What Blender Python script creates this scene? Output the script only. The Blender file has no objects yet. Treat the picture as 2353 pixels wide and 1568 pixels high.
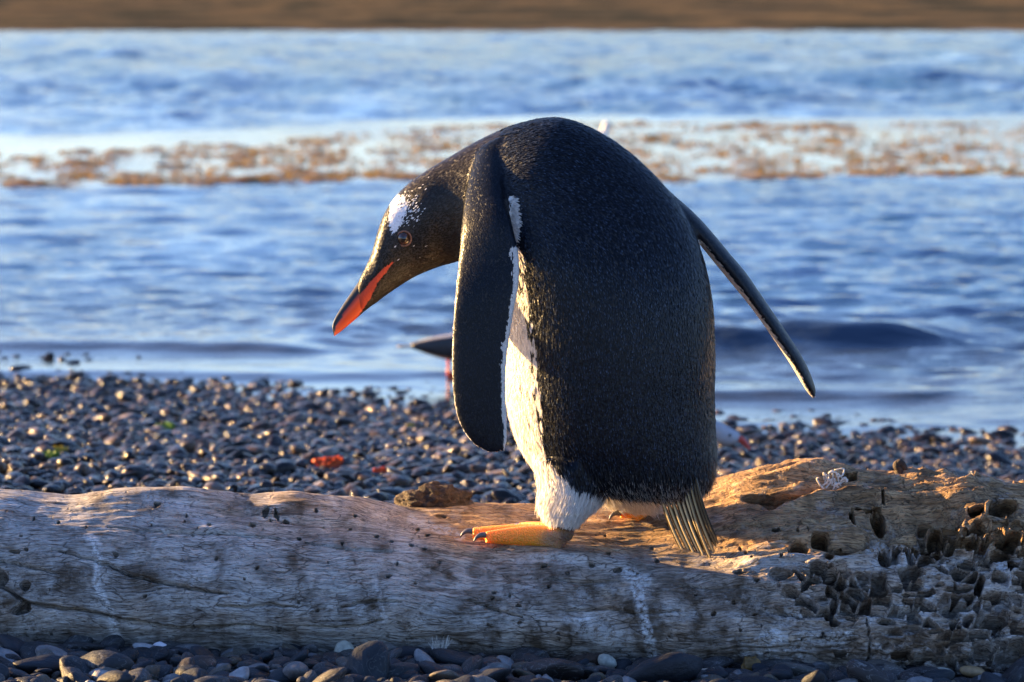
import bpy, bmesh, math, random
import numpy as np
from mathutils import Vector, kdtree

R = math.radians
rng = np.random.default_rng(7)
random.seed(7)
scene = bpy.context.scene
col = scene.collection

# ------------------------------------------------------------------ camera
CAM_D, CAM_Z, FPX = 5.0, 0.92, 7843.0         # metres to the penguin, lens height, focal length in 2353-px widths
W0, HOR = 2353.0, 45.0
cam_data = bpy.data.cameras.new('camera')
cam = bpy.data.objects.new('camera', cam_data)
col.objects.link(cam)
cam.location = (0, -CAM_D, CAM_Z)
cam.rotation_euler = (R(90), 0, 0)
cam_data.sensor_width = 36.0
cam_data.lens = 36.0 * FPX / W0
cam_data.shift_y = -(784.0 - HOR) / W0
cam_data.clip_start = 0.05
cam_data.clip_end = 5000
cam_data.dof.use_dof = True
cam_data.dof.focus_distance = 4.88
cam_data.dof.aperture_fstop = 8.5
scene.camera = cam

# ------------------------------------------------------------------ sky, sun, exposure
SUN_EL, SUN_AZ = 11.0, 67.0                   # degrees up; degrees to the left of the view direction
world = bpy.data.worlds.new('World')
scene.world = world
world.use_nodes = True
wn = world.node_tree
bg = wn.nodes['Background']
sky = wn.nodes.new('ShaderNodeTexSky')
sky.sky_type = 'NISHITA'
sky.sun_disc = False
sky.sun_elevation = R(SUN_EL)
sky.sun_rotation = R(-SUN_AZ)
sky.air_density = 1.0
sky.dust_density = 0.4
sky.ozone_density = 3.0
tint = wn.nodes.new('ShaderNodeMix'); tint.data_type = 'RGBA'; tint.blend_type = 'MULTIPLY'     # cool white balance of the whole sky
tint.inputs[0].default_value = 1.0; tint.inputs[7].default_value = (0.92, 0.93, 1.20, 1)
wn.links.new(sky.outputs[0], tint.inputs[6])
wn.links.new(tint.outputs[2], bg.inputs[0])
bg.inputs[1].default_value = 0.060
sun_data = bpy.data.lights.new('sun', 'SUN')
sun_data.energy = 5.0
sun_data.angle = R(0.5)
sun_data.color = (1.0, 0.63, 0.25)
sun = bpy.data.objects.new('sun', sun_data)
col.objects.link(sun)
to_sun = Vector((-math.sin(R(SUN_AZ)) * math.cos(R(SUN_EL)), math.cos(R(SUN_AZ)) * math.cos(R(SUN_EL)), math.sin(R(SUN_EL))))
sun.rotation_euler = to_sun.to_track_quat('Z', 'Y').to_euler()
scene.view_settings.view_transform = 'Standard'
scene.view_settings.look = 'None'
scene.view_settings.exposure = 2.65
scene.view_settings.gamma = 1.0
scene.cycles.sample_clamp_indirect = 6.0

# ------------------------------------------------------------------ helpers
def wp(x, y, Y=0.0):
    """point that stands at depth Y and shows at column x, row y of the 2353-wide picture"""
    d = Y + CAM_D
    return np.array([(x - W0 / 2) * d / FPX, Y, CAM_Z - (y - HOR) * d / FPX])

def proj(P):
    d = P[:, 1] + CAM_D
    return W0 / 2 + P[:, 0] * FPX / d, HOR + (CAM_Z - P[:, 2]) * FPX / d

_perm = np.random.default_rng(3).permutation(256)
_perm = np.concatenate([_perm, _perm, _perm])
_g = np.random.default_rng(4).normal(size=(256, 3)); _g /= np.linalg.norm(_g, axis=1)[:, None]
def pn(P):
    """Perlin noise, about -0.7..0.7"""
    P = np.asarray(P, dtype=np.float64)
    I = np.floor(P).astype(np.int64); F = P - I; I &= 255
    U = F * F * F * (F * (F * 6 - 15) + 10)
    out = 0
    for dx in (0, 1):
        wx = U[:, 0] if dx else 1 - U[:, 0]
        for dy in (0, 1):
            wy = U[:, 1] if dy else 1 - U[:, 1]
            for dz in (0, 1):
                wz = U[:, 2] if dz else 1 - U[:, 2]
                h = _perm[_perm[_perm[I[:, 0] + dx] + I[:, 1] + dy] + I[:, 2] + dz]
                g = _g[h]
                out = out + wx * wy * wz * (g[:, 0] * (F[:, 0] - dx) + g[:, 1] * (F[:, 1] - dy) + g[:, 2] * (F[:, 2] - dz))
    return out

def fbm(P, octaves=4, gain=0.5):
    s, a = 0, 1.0
    P = np.asarray(P, dtype=np.float64)
    for k in range(octaves):
        s = s + a * pn(P + 17.3 * k)
        P = P * 2.03; a *= gain
    return s

def sstep(a, b, x):
    t = np.clip((x - a) / (b - a), 0, 1)
    return t * t * (3 - 2 * t)

def link(o, parent=None):
    col.objects.link(o)
    if parent is not None:
        o.parent = parent
    return o

def mesh_obj(name, V, F, mat, parent=None, smooth=True):
    me = bpy.data.meshes.new(name)
    V = np.asarray(V, dtype=np.float32)
    if isinstance(F, np.ndarray):
        k = F.shape[1]
        me.vertices.add(len(V)); me.vertices.foreach_set('co', V.ravel())
        me.loops.add(F.size); me.loops.foreach_set('vertex_index', F.astype(np.int32).ravel())
        me.polygons.add(len(F))
        me.polygons.foreach_set('loop_start', np.arange(0, F.size, k, dtype=np.int32))
        me.update(calc_edges=True)
    else:
        me.from_pydata(V.tolist(), [], F)
        me.update()
    me.polygons.foreach_set('use_smooth', np.full(len(me.polygons), smooth))
    if mat is not None:
        me.materials.append(mat)
    o = bpy.data.objects.new(name, me)
    return link(o, parent)

def set_col(me, name, C):
    a = me.attributes.new(name, 'FLOAT_COLOR', 'POINT')
    C4 = np.ones((len(C), 4), dtype=np.float32); C4[:, :3] = C
    a.data.foreach_set('color', C4.ravel())

def set_f(me, name, v):
    a = me.attributes.new(name, 'FLOAT', 'POINT')
    a.data.foreach_set('value', np.asarray(v, dtype=np.float32))

def tag(o, label=None, cat=None, group=None, kind=None):
    if label: o['label'] = label
    if cat: o['category'] = cat
    if group: o['group'] = group
    if kind: o['kind'] = kind
    return o

def empty(name, loc=(0, 0, 0)):
    o = bpy.data.objects.new(name, None)
    o.location = loc
    return link(o)

def catmull(P, n):
    """resample rows of P at n points, spaced by chord length"""
    P = np.asarray(P, dtype=np.float64)
    d = np.linalg.norm(np.diff(P, axis=0), axis=1) ** 0.5
    t = np.concatenate([[0], np.cumsum(d)]); t /= t[-1]
    m = np.zeros_like(P)
    m[1:-1] = (P[2:] - P[:-2]) / (t[2:] - t[:-2])[:, None]
    m[0] = (P[1] - P[0]) / (t[1] - t[0]); m[-1] = (P[-1] - P[-2]) / (t[-1] - t[-2])
    q = np.linspace(0, 1, n)
    i = np.clip(np.searchsorted(t, q, 'right') - 1, 0, len(t) - 2)
    h = (t[i + 1] - t[i]); u = ((q - t[i]) / h)[:, None]; h = h[:, None]
    return ((2*u**3 - 3*u**2 + 1) * P[i] + (u**3 - 2*u**2 + u) * h * m[i] + (-2*u**3 + 3*u**2) * P[i+1] + (u**3 - u**2) * h * m[i+1])

def tube(C, A, B, nt, p=1.0):
    """closed tube through centres C with half-axes A (theta 0) and B (theta 90). returns V, F, theta, s"""
    n = len(C)
    th = np.arange(nt) * 2 * np.pi / nt
    V = C[:, None, :] + A[:, None, :] * np.cos(th)[None, :, None] + B[:, None, :] * (np.sign(np.sin(th)) * np.abs(np.sin(th)) ** p)[None, :, None]
    V = V.reshape(-1, 3)
    F = []
    for i in range(n - 1):
        for j in range(nt):
            k = (j + 1) % nt
            F.append((i*nt + j, i*nt + k, (i+1)*nt + k, (i+1)*nt + j))
    V = np.vstack([V, C[0], C[-1]])
    a, b = n * nt, n * nt + 1
    for j in range(nt):
        k = (j + 1) % nt
        F.append((a, k, j)); F.append((b, (n-1)*nt + j, (n-1)*nt + k))
    return V, F, np.concatenate([np.tile(th, n), [0, 0]]), np.concatenate([np.repeat(np.linspace(0, 1, n), nt), [0, 1]])

def sweep(pts, rad, nt=10, ns=None, flat=1.0):
    """round tube along points with radius per point; returns V, F"""
    P = np.asarray(pts, float); rad = np.asarray(rad, float)
    Q = np.hstack([P, rad[:, None]])
    if ns: Q = catmull(Q, ns)
    P, r = Q[:, :3], np.maximum(Q[:, 3], 1e-5)
    T = np.gradient(P, axis=0); T /= np.linalg.norm(T, axis=1)[:, None] + 1e-12
    ref = np.array([0, 1.0, 0]) if abs(T[:, 1]).mean() < 0.8 else np.array([0, 0, 1.0])
    A = np.cross(T, ref); A /= np.linalg.norm(A, axis=1)[:, None]
    B = np.cross(A, T)
    V, F, _, _ = tube(P, A * r[:, None], B * r[:, None] * flat, nt)
    return V, F

def join(parts):
    V, F, n = [], [], 0
    for v, f in parts:
        V.append(np.asarray(v)); F += [tuple(i + n for i in q) for q in f]; n += len(v)
    return np.vstack(V), F

def remesh(V, F, voxel, smooth=6, fac=0.5):
    me = bpy.data.meshes.new('tmp'); me.from_pydata(np.asarray(V).tolist(), [], F); me.update()
    o = bpy.data.objects.new('tmp', me); col.objects.link(o)
    m = o.modifiers.new('r', 'REMESH'); m.mode = 'VOXEL'; m.voxel_size = voxel
    if smooth:
        s = o.modifiers.new('s', 'SMOOTH'); s.factor = fac; s.iterations = smooth
    dg = bpy.context.evaluated_depsgraph_get()
    out = bpy.data.meshes.new_from_object(o.evaluated_get(dg))
    bpy.data.objects.remove(o); bpy.data.meshes.remove(me)
    out.polygons.foreach_set('use_smooth', np.full(len(out.polygons), True))
    return out

def coords(me):
    a = np.empty(len(me.vertices) * 3, dtype=np.float32); me.vertices.foreach_get('co', a)
    return a.reshape(-1, 3).astype(np.float64)

def inpoly(x, y, poly):
    r = np.zeros(len(x), bool)
    n = len(poly)
    for i in range(n):
        x1, y1 = poly[i]; x2, y2 = poly[(i + 1) % n]
        c = ((y1 > y) != (y2 > y)) & (x < (x2 - x1) * (y - y1) / (y2 - y1 + 1e-12) + x1)
        r ^= c
    return r

def dpoly(x, y, pts):
    """distance to an open polyline and position along it (0..1)"""
    best = np.full(len(x), 1e9); at = np.zeros(len(x))
    n = len(pts) - 1
    for i in range(n):
        ax, ay = pts[i]; bx, by = pts[i + 1]
        dx, dy = bx - ax, by - ay
        t = np.clip(((x - ax) * dx + (y - ay) * dy) / (dx * dx + dy * dy), 0, 1)
        d = np.hypot(x - ax - t * dx, y - ay - t * dy)
        w = d < best
        best = np.where(w, d, best); at = np.where(w, (i + t) / n, at)
    return best, at

# ------------------------------------------------------------------ node helpers
class NT:
    def __init__(self, name):
        self.m = bpy.data.materials.new(name); self.m.use_nodes = True
        self.t = self.m.node_tree; self.b = self.t.nodes['Principled BSDF']; self.out = self.t.nodes['Material Output']
    def n(self, kind, **kw):
        nd = self.t.nodes.new('ShaderNode' + kind)
        for k, v in kw.items(): setattr(nd, k, v)
        return nd
    def l(self, a, b): self.t.links.new(a, b)
    def noise(self, vec, scale, detail=4, rough=0.55, dist=0.0):
        nd = self.n('TexNoise'); nd.inputs['Scale'].default_value = scale; nd.inputs['Detail'].default_value = detail
        nd.inputs['Roughness'].default_value = rough; nd.inputs['Distortion'].default_value = dist
        if vec is not None: self.l(vec, nd.inputs['Vector'])
        return nd.outputs['Fac']
    def mapping(self, vec, scale):
        nd = self.n('Mapping'); nd.inputs['Scale'].default_value = scale; self.l(vec, nd.inputs['Vector'])
        return nd.outputs[0]
    def ramp(self, fac, stops, interp='LINEAR'):
        nd = self.n('ValToRGB'); r = nd.color_ramp; r.interpolation = interp
        while len(r.elements) < len(stops): r.elements.new(0.5)
        for e, (p, c) in zip(r.elements, stops):
            e.position = p; e.color = (*c, 1) if not np.isscalar(c) else (c, c, c, 1)
        self.l(fac, nd.inputs[0]); return nd.outputs[0]
    def mix(self, fac, a, b, mode='MIX'):
        nd = self.n('Mix', data_type='RGBA', blend_type=mode)
        for v, s in ((fac, 0), (a, 6), (b, 7)):
            if hasattr(v, 'links') or hasattr(v, 'node'): self.l(v, nd.inputs[s])
            elif np.isscalar(v): nd.inputs[s].default_value = v
            else: nd.inputs[s].default_value = (*v, 1)
        return nd.outputs[2]
    def math(self, op, a, b=None, clamp=False):
        nd = self.n('Math', operation=op, use_clamp=clamp)
        for i, v in enumerate((a, b)):
            if v is None: continue
            if hasattr(v, 'node'): self.l(v, nd.inputs[i])
            else: nd.inputs[i].default_value = v
        return nd.outputs[0]
    def attr(self, name, out='Color'):
        nd = self.n('Attribute', attribute_name=name); return nd.outputs[out]
    def bump(self, h, dist, strength=1.0, prev=None):
        nd = self.n('Bump'); nd.inputs['Strength'].default_value = strength; nd.inputs['Distance'].default_value = dist
        self.l(h, nd.inputs['Height'])
        if prev is not None: self.l(prev, nd.inputs['Normal'])
        return nd.outputs[0]
    def set(self, **kw):
        for k, v in kw.items():
            i = self.b.inputs[k.replace('_', ' ')]
            if hasattr(v, 'node'): self.l(v, i)
            elif hasattr(v, '__len__') and len(v) == 3: i.default_value = (*v, 1)
            else: i.default_value = v
        return self

def obj_coord(nt):
    return nt.n('TexCoord').outputs['Object']

# ------------------------------------------------------------------ materials
def mat_simple(name, c, rough=0.6, var=0.25, scale=60, bump=0.0008, transl=0.0):
    t = NT(name); v = obj_coord(t)
    f = t.noise(v, scale, 5)
    c = np.array(c)
    t.set(Base_Color=t.ramp(f, [(0.3, tuple(c * (1 - var))), (0.7, tuple(np.minimum(c * (1 + var), 1)))]), Roughness=rough)
    if bump: t.set(Normal=t.bump(t.noise(v, scale * 2.5, 4), bump))
    if transl:
        tr = t.n('BsdfTranslucent'); tr.inputs[0].default_value = (*c, 1)
        mx = t.n('MixShader'); mx.inputs[0].default_value = transl
        t.l(t.b.outputs[0], mx.inputs[1]); t.l(tr.outputs[0], mx.inputs[2]); t.l(mx.outputs[0], t.out.inputs[0])
    return t.m

def mat_feather():
    t = NT('feather')
    c = t.attr('col'); w = t.attr('pale', 'Fac')
    t.set(Base_Color=c, Roughness=0.33)
    t.b.inputs['Specular IOR Level'].default_value = 0.19
    tr = t.n('BsdfTranslucent'); t.l(c, tr.inputs[0])
    mx = t.n('MixShader'); t.l(t.math('MULTIPLY', w, 0.45), mx.inputs[0])
    t.l(t.b.outputs[0], mx.inputs[1]); t.l(tr.outputs[0], mx.inputs[2]); t.l(mx.outputs[0], t.out.inputs[0])
    return t.m

def mat_skin():
    t = NT('penguin_skin'); v = obj_coord(t)
    t.set(Base_Color=t.attr('col'), Roughness=0.6, Normal=t.bump(t.noise(v, 300, 3), 0.001))
    return t.m

def mat_beak():
    t = NT('beak_horn'); v = obj_coord(t)
    t.set(Base_Color=t.attr('col'), Roughness=0.40, Normal=t.bump(t.noise(v, 220, 4), 0.0006, 0.5))
    t.b.inputs['Subsurface Weight'].default_value = 0.15
    t.b.inputs['Subsurface Radius'].default_value = (0.006, 0.002, 0.001)
    return t.m

def mat_foot():
    t = NT('foot_scales'); v = obj_coord(t)
    vo = t.n('TexVoronoi'); vo.inputs['Scale'].default_value = 420; t.l(v, vo.inputs['Vector'])
    c = t.mix(t.math('MULTIPLY', vo.outputs['Distance'], 0.3, True), t.attr('col'), (0.25, 0.10, 0.03), 'MIX')
    t.set(Base_Color=c, Roughness=0.4, Normal=t.bump(vo.outputs['Distance'], 0.002, 0.9))
    t.b.inputs['Subsurface Weight'].default_value = 0.55
    t.b.inputs['Subsurface Scale'].default_value = 1.0
    t.b.inputs['Subsurface Radius'].default_value = (0.022, 0.008, 0.002)
    return t.m

def mat_tail():
    t = NT('tail_quill'); v = obj_coord(t)
    g = t.attr('shaft_glint', 'Fac')
    c = t.mix(g, (0.014, 0.010, 0.007), (0.88, 0.70, 0.40))  # dark quill; pale shaft and its gold sun glint painted into the colour
    t.set(Base_Color=c, Roughness=0.26, Normal=t.bump(t.noise(t.mapping(v, (900, 900, 60)), 1.0, 3), 0.0006, 0.6))
    t.b.inputs['Specular IOR Level'].default_value = 0.8
    return t.m

def mat_wood():
    t = NT('weathered_wood'); v = obj_coord(t)
    tone = t.attr('tone', 'Fac'); stain = t.attr('stain', 'Fac'); white = t.attr('white', 'Fac')
    warp = t.n('VectorMath', operation='ADD')
    nz = t.n('TexNoise'); nz.inputs['Scale'].default_value = 7; nz.inputs['Detail'].default_value = 3; t.l(v, nz.inputs['Vector'])
    sc = t.n('VectorMath', operation='SCALE'); sc.inputs['Scale'].default_value = 0.05
    t.l(nz.outputs['Color'], sc.inputs[0]); t.l(v, warp.inputs[0]); t.l(sc.outputs[0], warp.inputs[1])
    wv = warp.outputs[0]
    grain = t.noise(t.mapping(wv, (9, 120, 120)), 1.0, 6, 0.62)
    fine = t.noise(t.mapping(wv, (60, 420, 420)), 1.0, 4, 0.6)
    blot = t.noise(wv, 26, 6, 0.65)
    speck = t.noise(v, 190, 4, 0.7)
    grey = t.ramp(grain, [(0.30, (0.13, 0.11, 0.095)), (0.45, (0.44, 0.41, 0.38)), (0.70, (0.68, 0.65, 0.62))])
    brown = t.ramp(grain, [(0.28, (0.17, 0.085, 0.036)), (0.48, (0.48, 0.29, 0.15)), (0.74, (0.68, 0.48, 0.28))])  # brown wood, its colour lightened and warmed to stand for bounced light
    c = t.mix(tone, grey, brown)
    c = t.mix(t.ramp(fine, [(0.36, 0.75), (0.50, 0.0)]), c, (0.07, 0.05, 0.035))
    st = t.math('MULTIPLY', stain, t.ramp(blot, [(0.36, 0.0), (0.56, 1.0)]), True)
    c = t.mix(t.math('MULTIPLY', st, 0.95), c, (0.075, 0.048, 0.027))
    c = t.mix(t.ramp(speck, [(0.30, 0.85), (0.37, 0.0)]), c, (0.03, 0.022, 0.016))
    wh = t.math('MULTIPLY', white, t.ramp(t.noise(v, 120, 6, 0.75), [(0.40, 0.0), (0.56, 1.0)]), True)
    c = t.mix(wh, c, (0.72, 0.70, 0.68))
    vo = t.n('TexVoronoi', feature='DISTANCE_TO_EDGE'); vo.inputs['Scale'].default_value = 1.0
    t.l(t.mapping(wv, (26, 80, 130)), vo.inputs['Vector'])
    crk = t.ramp(vo.outputs['Distance'], [(0.0, 0.0), (0.055, 1.0)])
    ck_on = t.ramp(t.noise(v, 14, 3), [(0.46, 0.0), (0.60, 0.8)])
    c = t.mix(t.math('MULTIPLY', t.math('SUBTRACT', 1.0, crk), ck_on), c, (0.05, 0.035, 0.025))
    t.set(Base_Color=c, Roughness=0.82)
    t.b.inputs['Specular IOR Level'].default_value = 0.25
    n1 = t.bump(grain, 0.010, 0.9)
    n2 = t.bump(fine, 0.0035, 0.9, n1)
    n3 = t.bump(crk, 0.0020, 0.7, n2)
    t.set(Normal=n3)
    return t.m

def mat_stone(name='pebble_stone', r0=0.09, r1=0.26, d0=0.10, d1=0.36, wtint=(1.5, 1.05, 0.70)):
    t = NT(name); v = obj_coord(t)
    rnd = t.n('ObjectInfo').outputs['Random']
    base = t.ramp(rnd, [(0.0, (0.022, 0.028, 0.040)), (0.22, (0.045, 0.050, 0.062)), (0.40, (0.030, 0.040, 0.050)), (0.52, (0.075, 0.070, 0.075)),
                        (0.64, (0.055, 0.045, 0.045)), (0.76, (0.10, 0.105, 0.11)), (0.85, (0.16, 0.13, 0.09)), (0.93, (0.22, 0.22, 0.23)), (1.0, (0.48, 0.48, 0.49))], 'LINEAR')
    off = t.n('VectorMath', operation='ADD'); t.l(v, off.inputs[0])
    cx = t.n('CombineXYZ'); t.l(t.math('MULTIPLY', rnd, 77.0), cx.inputs[0]); t.l(cx.outputs[0], off.inputs[1])
    f = t.noise(off.outputs[0], 2.2, 6, 0.65)
    base = t.mix(1.0, base, wtint, 'MULTIPLY')
    c = t.mix(1.0, base, t.ramp(f, [(0.3, d0), (0.7, d1)]), 'MULTIPLY')
    ve = t.ramp(t.noise(off.outputs[0], 1.6, 3, 0.5, 2.5), [(0.485, 0.0), (0.5, 0.45), (0.515, 0.0)])
    c = t.mix(t.math('MULTIPLY', ve, t.ramp(rnd, [(0.3, 0.0), (0.5, 0.8)])), c, (0.4, 0.4, 0.4))
    t.set(Base_Color=c, Roughness=t.ramp(f, [(0.3, r0), (0.7, r1)]))
    t.b.inputs['Specular IOR Level'].default_value = 0.22
    t.set(Normal=t.bump(t.noise(off.outputs[0], 9, 5, 0.65), 0.05, 0.25))
    return t.m

def mat_ground():
    t = NT('wet_shingle'); v = obj_coord(t)
    vo = t.n('TexVoronoi'); vo.inputs['Scale'].default_value = 70; t.l(v, vo.inputs['Vector'])
    bw = t.n('RGBToBW'); t.l(vo.outputs['Color'], bw.inputs[0])
    t.set(Base_Color=t.ramp(bw.outputs[0], [(0.1, (0.018, 0.020, 0.026)), (0.8, (0.06, 0.058, 0.060))]), Roughness=0.5,
          Normal=t.bump(vo.outputs['Distance'], 0.02, 1.0))
    return t.m

def mat_water():
    t = NT('sea_water'); v = obj_coord(t)
    sh = t.attr('shallow', 'Fac'); calm = t.attr('calm', 'Fac')
    c = t.mix(sh, (0.012, 0.048, 0.12), (0.030, 0.032, 0.028))
    t.set(Base_Color=c, Roughness=0.07, IOR=1.333)
    n1 = t.noise(t.mapping(v, (5.0, 11.0, 5.0)), 1.0, 5, 0.6)
    bn = t.n('Bump'); bn.inputs['Distance'].default_value = 0.040
    t.l(n1, bn.inputs['Height']); t.l(t.math('MULTIPLY', calm, 1.0), bn.inputs['Strength'])
    t.set(Normal=bn.outputs[0])
    return t.m

def mat_hill():
    t = NT('dry_hillside'); v = obj_coord(t)
    a = t.noise(t.mapping(v, (0.045, 0.02, 0.5)), 1.0, 6, 0.65)
    b = t.noise(v, 0.25, 5, 0.65)
    c = t.ramp(a, [(0.40, (0.034, 0.036, 0.030)), (0.47, (0.060, 0.055, 0.042)), (0.53, (0.105, 0.080, 0.050)), (0.62, (0.058, 0.054, 0.042))])
    c = t.mix(0.5, c, t.ramp(b, [(0.35, 0.55), (0.65, 1.4)]), 'MULTIPLY')
    t.set(Base_Color=c, Roughness=1.0)
    t.b.inputs['Specular IOR Level'].default_value = 0.0
    return t.m

M = dict(feather=mat_feather(), skin=mat_skin(), beak=mat_beak(), foot=mat_foot(), tail=mat_tail(), wood=mat_wood(), stone=mat_stone(), drystone=mat_stone('dry_pebble_stone', 0.42, 0.65, 0.26, 0.80, (1, 1, 1)),
         ground=mat_ground(), water=mat_water(), hill=mat_hill(),
         claw=mat_simple('claw_horn', (0.10, 0.085, 0.085), 0.35, 0.3, 200, 0.0003),
         kelp=mat_simple('kelp_frond', (0.33, 0.205, 0.030), 0.32, 0.55, 9, 0.0, 0.45),
         bark=mat_simple('bark', (0.038, 0.021, 0.012), 0.8, 0.6, 120, 0.003),
         pale=mat_simple('bleached_root', (0.62, 0.57, 0.50), 0.6, 0.25, 150, 0.0008),
         twig=mat_simple('dry_twig', (0.36, 0.29, 0.22), 0.7, 0.35, 120, 0.0012),
         shell=mat_simple('shell', (0.66, 0.62, 0.66), 0.35, 0.15, 90, 0.0006),
         tanstone=mat_simple('tan_stone', (0.30, 0.19, 0.09), 0.5, 0.3, 120, 0.0008),
         palestone=mat_simple('pale_stone', (0.34, 0.33, 0.27), 0.5, 0.35, 120, 0.0008),
         greenweed=mat_simple('green_weed', (0.14, 0.26, 0.02), 0.35, 0.4, 60, 0.0008, 0.5),
         yellowweed=mat_simple('yellow_weed', (0.42, 0.34, 0.03), 0.35, 0.4, 60, 0.0008, 0.5),
         redweed=mat_simple('red_weed', (0.55, 0.085, 0.012), 0.35, 0.4, 60, 0.0008, 0.5),
         brownweed=mat_simple('brown_weed', (0.17, 0.095, 0.02), 0.4, 0.4, 90, 0.0012, 0.2),
         gullgrey=mat_simple('gull_grey', (0.36, 0.36, 0.38), 0.6, 0.15, 60, 0.0008),
         gulldark=mat_simple('gull_dark', (0.020, 0.020, 0.024), 0.5, 0.3, 60, 0.0008),
         gullwhite=mat_simple('gull_white', (0.72, 0.70, 0.66), 0.6, 0.1, 60, 0.0008),
         gullred=mat_simple('gull_red', (0.45, 0.045, 0.025), 0.4, 0.2, 120, 0.0004),
         black=mat_simple('gloss_black', (0.008, 0.006, 0.005), 0.08, 0.2, 50, 0.0))

# ------------------------------------------------------------------ beach, sea, far shore
SEA = -0.25
def beach_z(x, y):
    x = np.atleast_1d(np.asarray(x, float)); y = np.atleast_1d(np.asarray(y, float))
    P = np.stack([x * 0.9, y * 0.9, np.zeros_like(x)], 1)
    z = -0.047 * np.maximum(y, -0.6) - 0.034 * np.clip(x, -4, 4) * sstep(0.3, 4, y) - (0.026 * np.clip(x, -1.5, 1.5) + 0.010) * sstep(0.2, -0.08, y) - 0.036 * sstep(2.5, 5.5, y) + 0.010 * pn(P) + 0.007 * pn(P * 3.1 + 5)
    shallow = np.maximum(0, SEA - z)                    # flatter under the water, so stones stand out of it
    return np.where(z < SEA, SEA - shallow * (0.45 + 0.55 * sstep(0.03, 0.2, shallow)), z)

ys = np.concatenate([np.linspace(-6.5, -0.6, 24), np.linspace(-0.55, 9.5, 150), np.geomspace(10, 1500, 30)])
xs = np.concatenate([-np.geomspace(900, 4.2, 22), np.linspace(-4, 4, 130), np.geomspace(4.2, 900, 22)])
X, Yg = np.meshgrid(xs, ys)
Z = beach_z(X.ravel(), np.minimum(Yg.ravel(), 40))
V = np.stack([X.ravel(), Yg.ravel(), Z], 1)
nx, ny = len(xs), len(ys)
ii, jj = np.meshgrid(np.arange(ny - 1), np.arange(nx - 1), indexing='ij')
def gridF(ny, nx):
    ii, jj = np.meshgrid(np.arange(ny - 1), np.arange(nx - 1), indexing='ij')
    a = (ii * nx + jj).ravel()
    return np.stack([a, a + 1, a + nx + 1, a + nx], 1)
beach = mesh_obj('shingle_beach', V, gridF(ny, nx), M['ground'])
tag(beach, 'dark pebble beach sloping from the log down to the water', None, None, 'structure')

# sea: rows spaced with distance
NR, NC = 960, 500
dist = np.geomspace(8.6, 490, NR)
ang = np.concatenate([np.linspace(-0.75, -0.20, 56, endpoint=False), np.linspace(-0.20, 0.20, NC - 112), np.linspace(0.20, 0.75, 57)[1:]])
D, A_ = np.meshgrid(dist, ang, indexing='ij')
X = D * A_; Yw = D - CAM_D
x, y, d = X.ravel(), Yw.ravel(), D.ravel()
spc = np.gradient(dist)[:, None] * np.ones_like(A_); spc = spc.ravel()
wr = np.random.default_rng(11)
Pw = np.stack([x * 0.35, y * 0.20, np.zeros_like(x)], 1)
wx = x + 0.6 * pn(Pw); wy = y + 0.8 * pn(Pw + 9)
z = np.zeros_like(x)
for k in range(72):
    lam = 0.13 * (9.0 ** wr.random())
    th = wr.normal(0, 0.62)
    kx, ky = math.sin(th), math.cos(th)
    sl = 0.040 * (0.7 + 0.6 * wr.random()) * (lam / 0.45) ** -0.50
    amp = sl * lam / (2 * math.pi)
    fade = sstep(1.6, 4.0, lam / np.maximum(spc * max(abs(ky), 0.3), lam * 0.02))
    ph = wr.random() * 6.283
    arg = (wx * kx + wy * ky) * 2 * math.pi / lam + ph
    z += fade * amp * (np.sin(arg) + 0.25 * np.sin(2 * arg + 0.6))
# far from the shore the visible pattern is wave groups
Pg = np.stack([x * 0.16, y * 0.045, np.zeros_like(x)], 1)
gust = np.clip(1.0 + 0.9 * fbm(Pg, 3), 0.3, 2.0)
for lam, a, sx in ((3.2, 0.085, 1.3), (7.0, 0.17, 0.7), (17.0, 0.24, 0.35)):
    Pk = np.stack([x * sx / 1.6, y / lam * 1.0, np.full_like(x, lam)], 1)
    z += a * pn(Pk) * sstep(18, 60, d) * (1.8 - 1.2 * sstep(180, 330, d))
gust2 = np.clip(0.95 + 1.5 * fbm(np.stack([x * 0.75, y * 0.14, np.zeros_like(x)], 1), 3) + 0.8 * fbm(np.stack([x * 0.05, y * 0.02, np.zeros_like(x) + 4], 1), 2), 0.15, 1.8)
# kelp damps the waves: a smooth band
def kelp_near(x, d): return 24.3 + 0.02 * x + 0.5 * np.sin(x * 0.9)
ax = x / d
near_row = 424 - 14 * sstep(-0.15, 0.15, ax) + 5 * np.sin(ax * 40)
far_row = 352 - 68 * sstep(-0.15, 0.02, ax)
top_row = far_row - 14 - 26 * sstep(0.05, -0.15, ax)
row = HOR + (CAM_Z - SEA) * FPX / d
inkelp = sstep(near_row + 3, near_row - 4, row) * sstep(top_row - 8, top_row + 4, row)
calm = 1 - 0.90 * inkelp
shore_d = 11.0 - 1.7 * sstep(-0.13, 0.13, ax)
calm_shore = 0.16 + 0.84 * sstep(0.3, 3.0, d - shore_d)
zz = z * gust * calm * calm_shore * (0.55 + 0.45 * sstep(24, 60, d))
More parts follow.
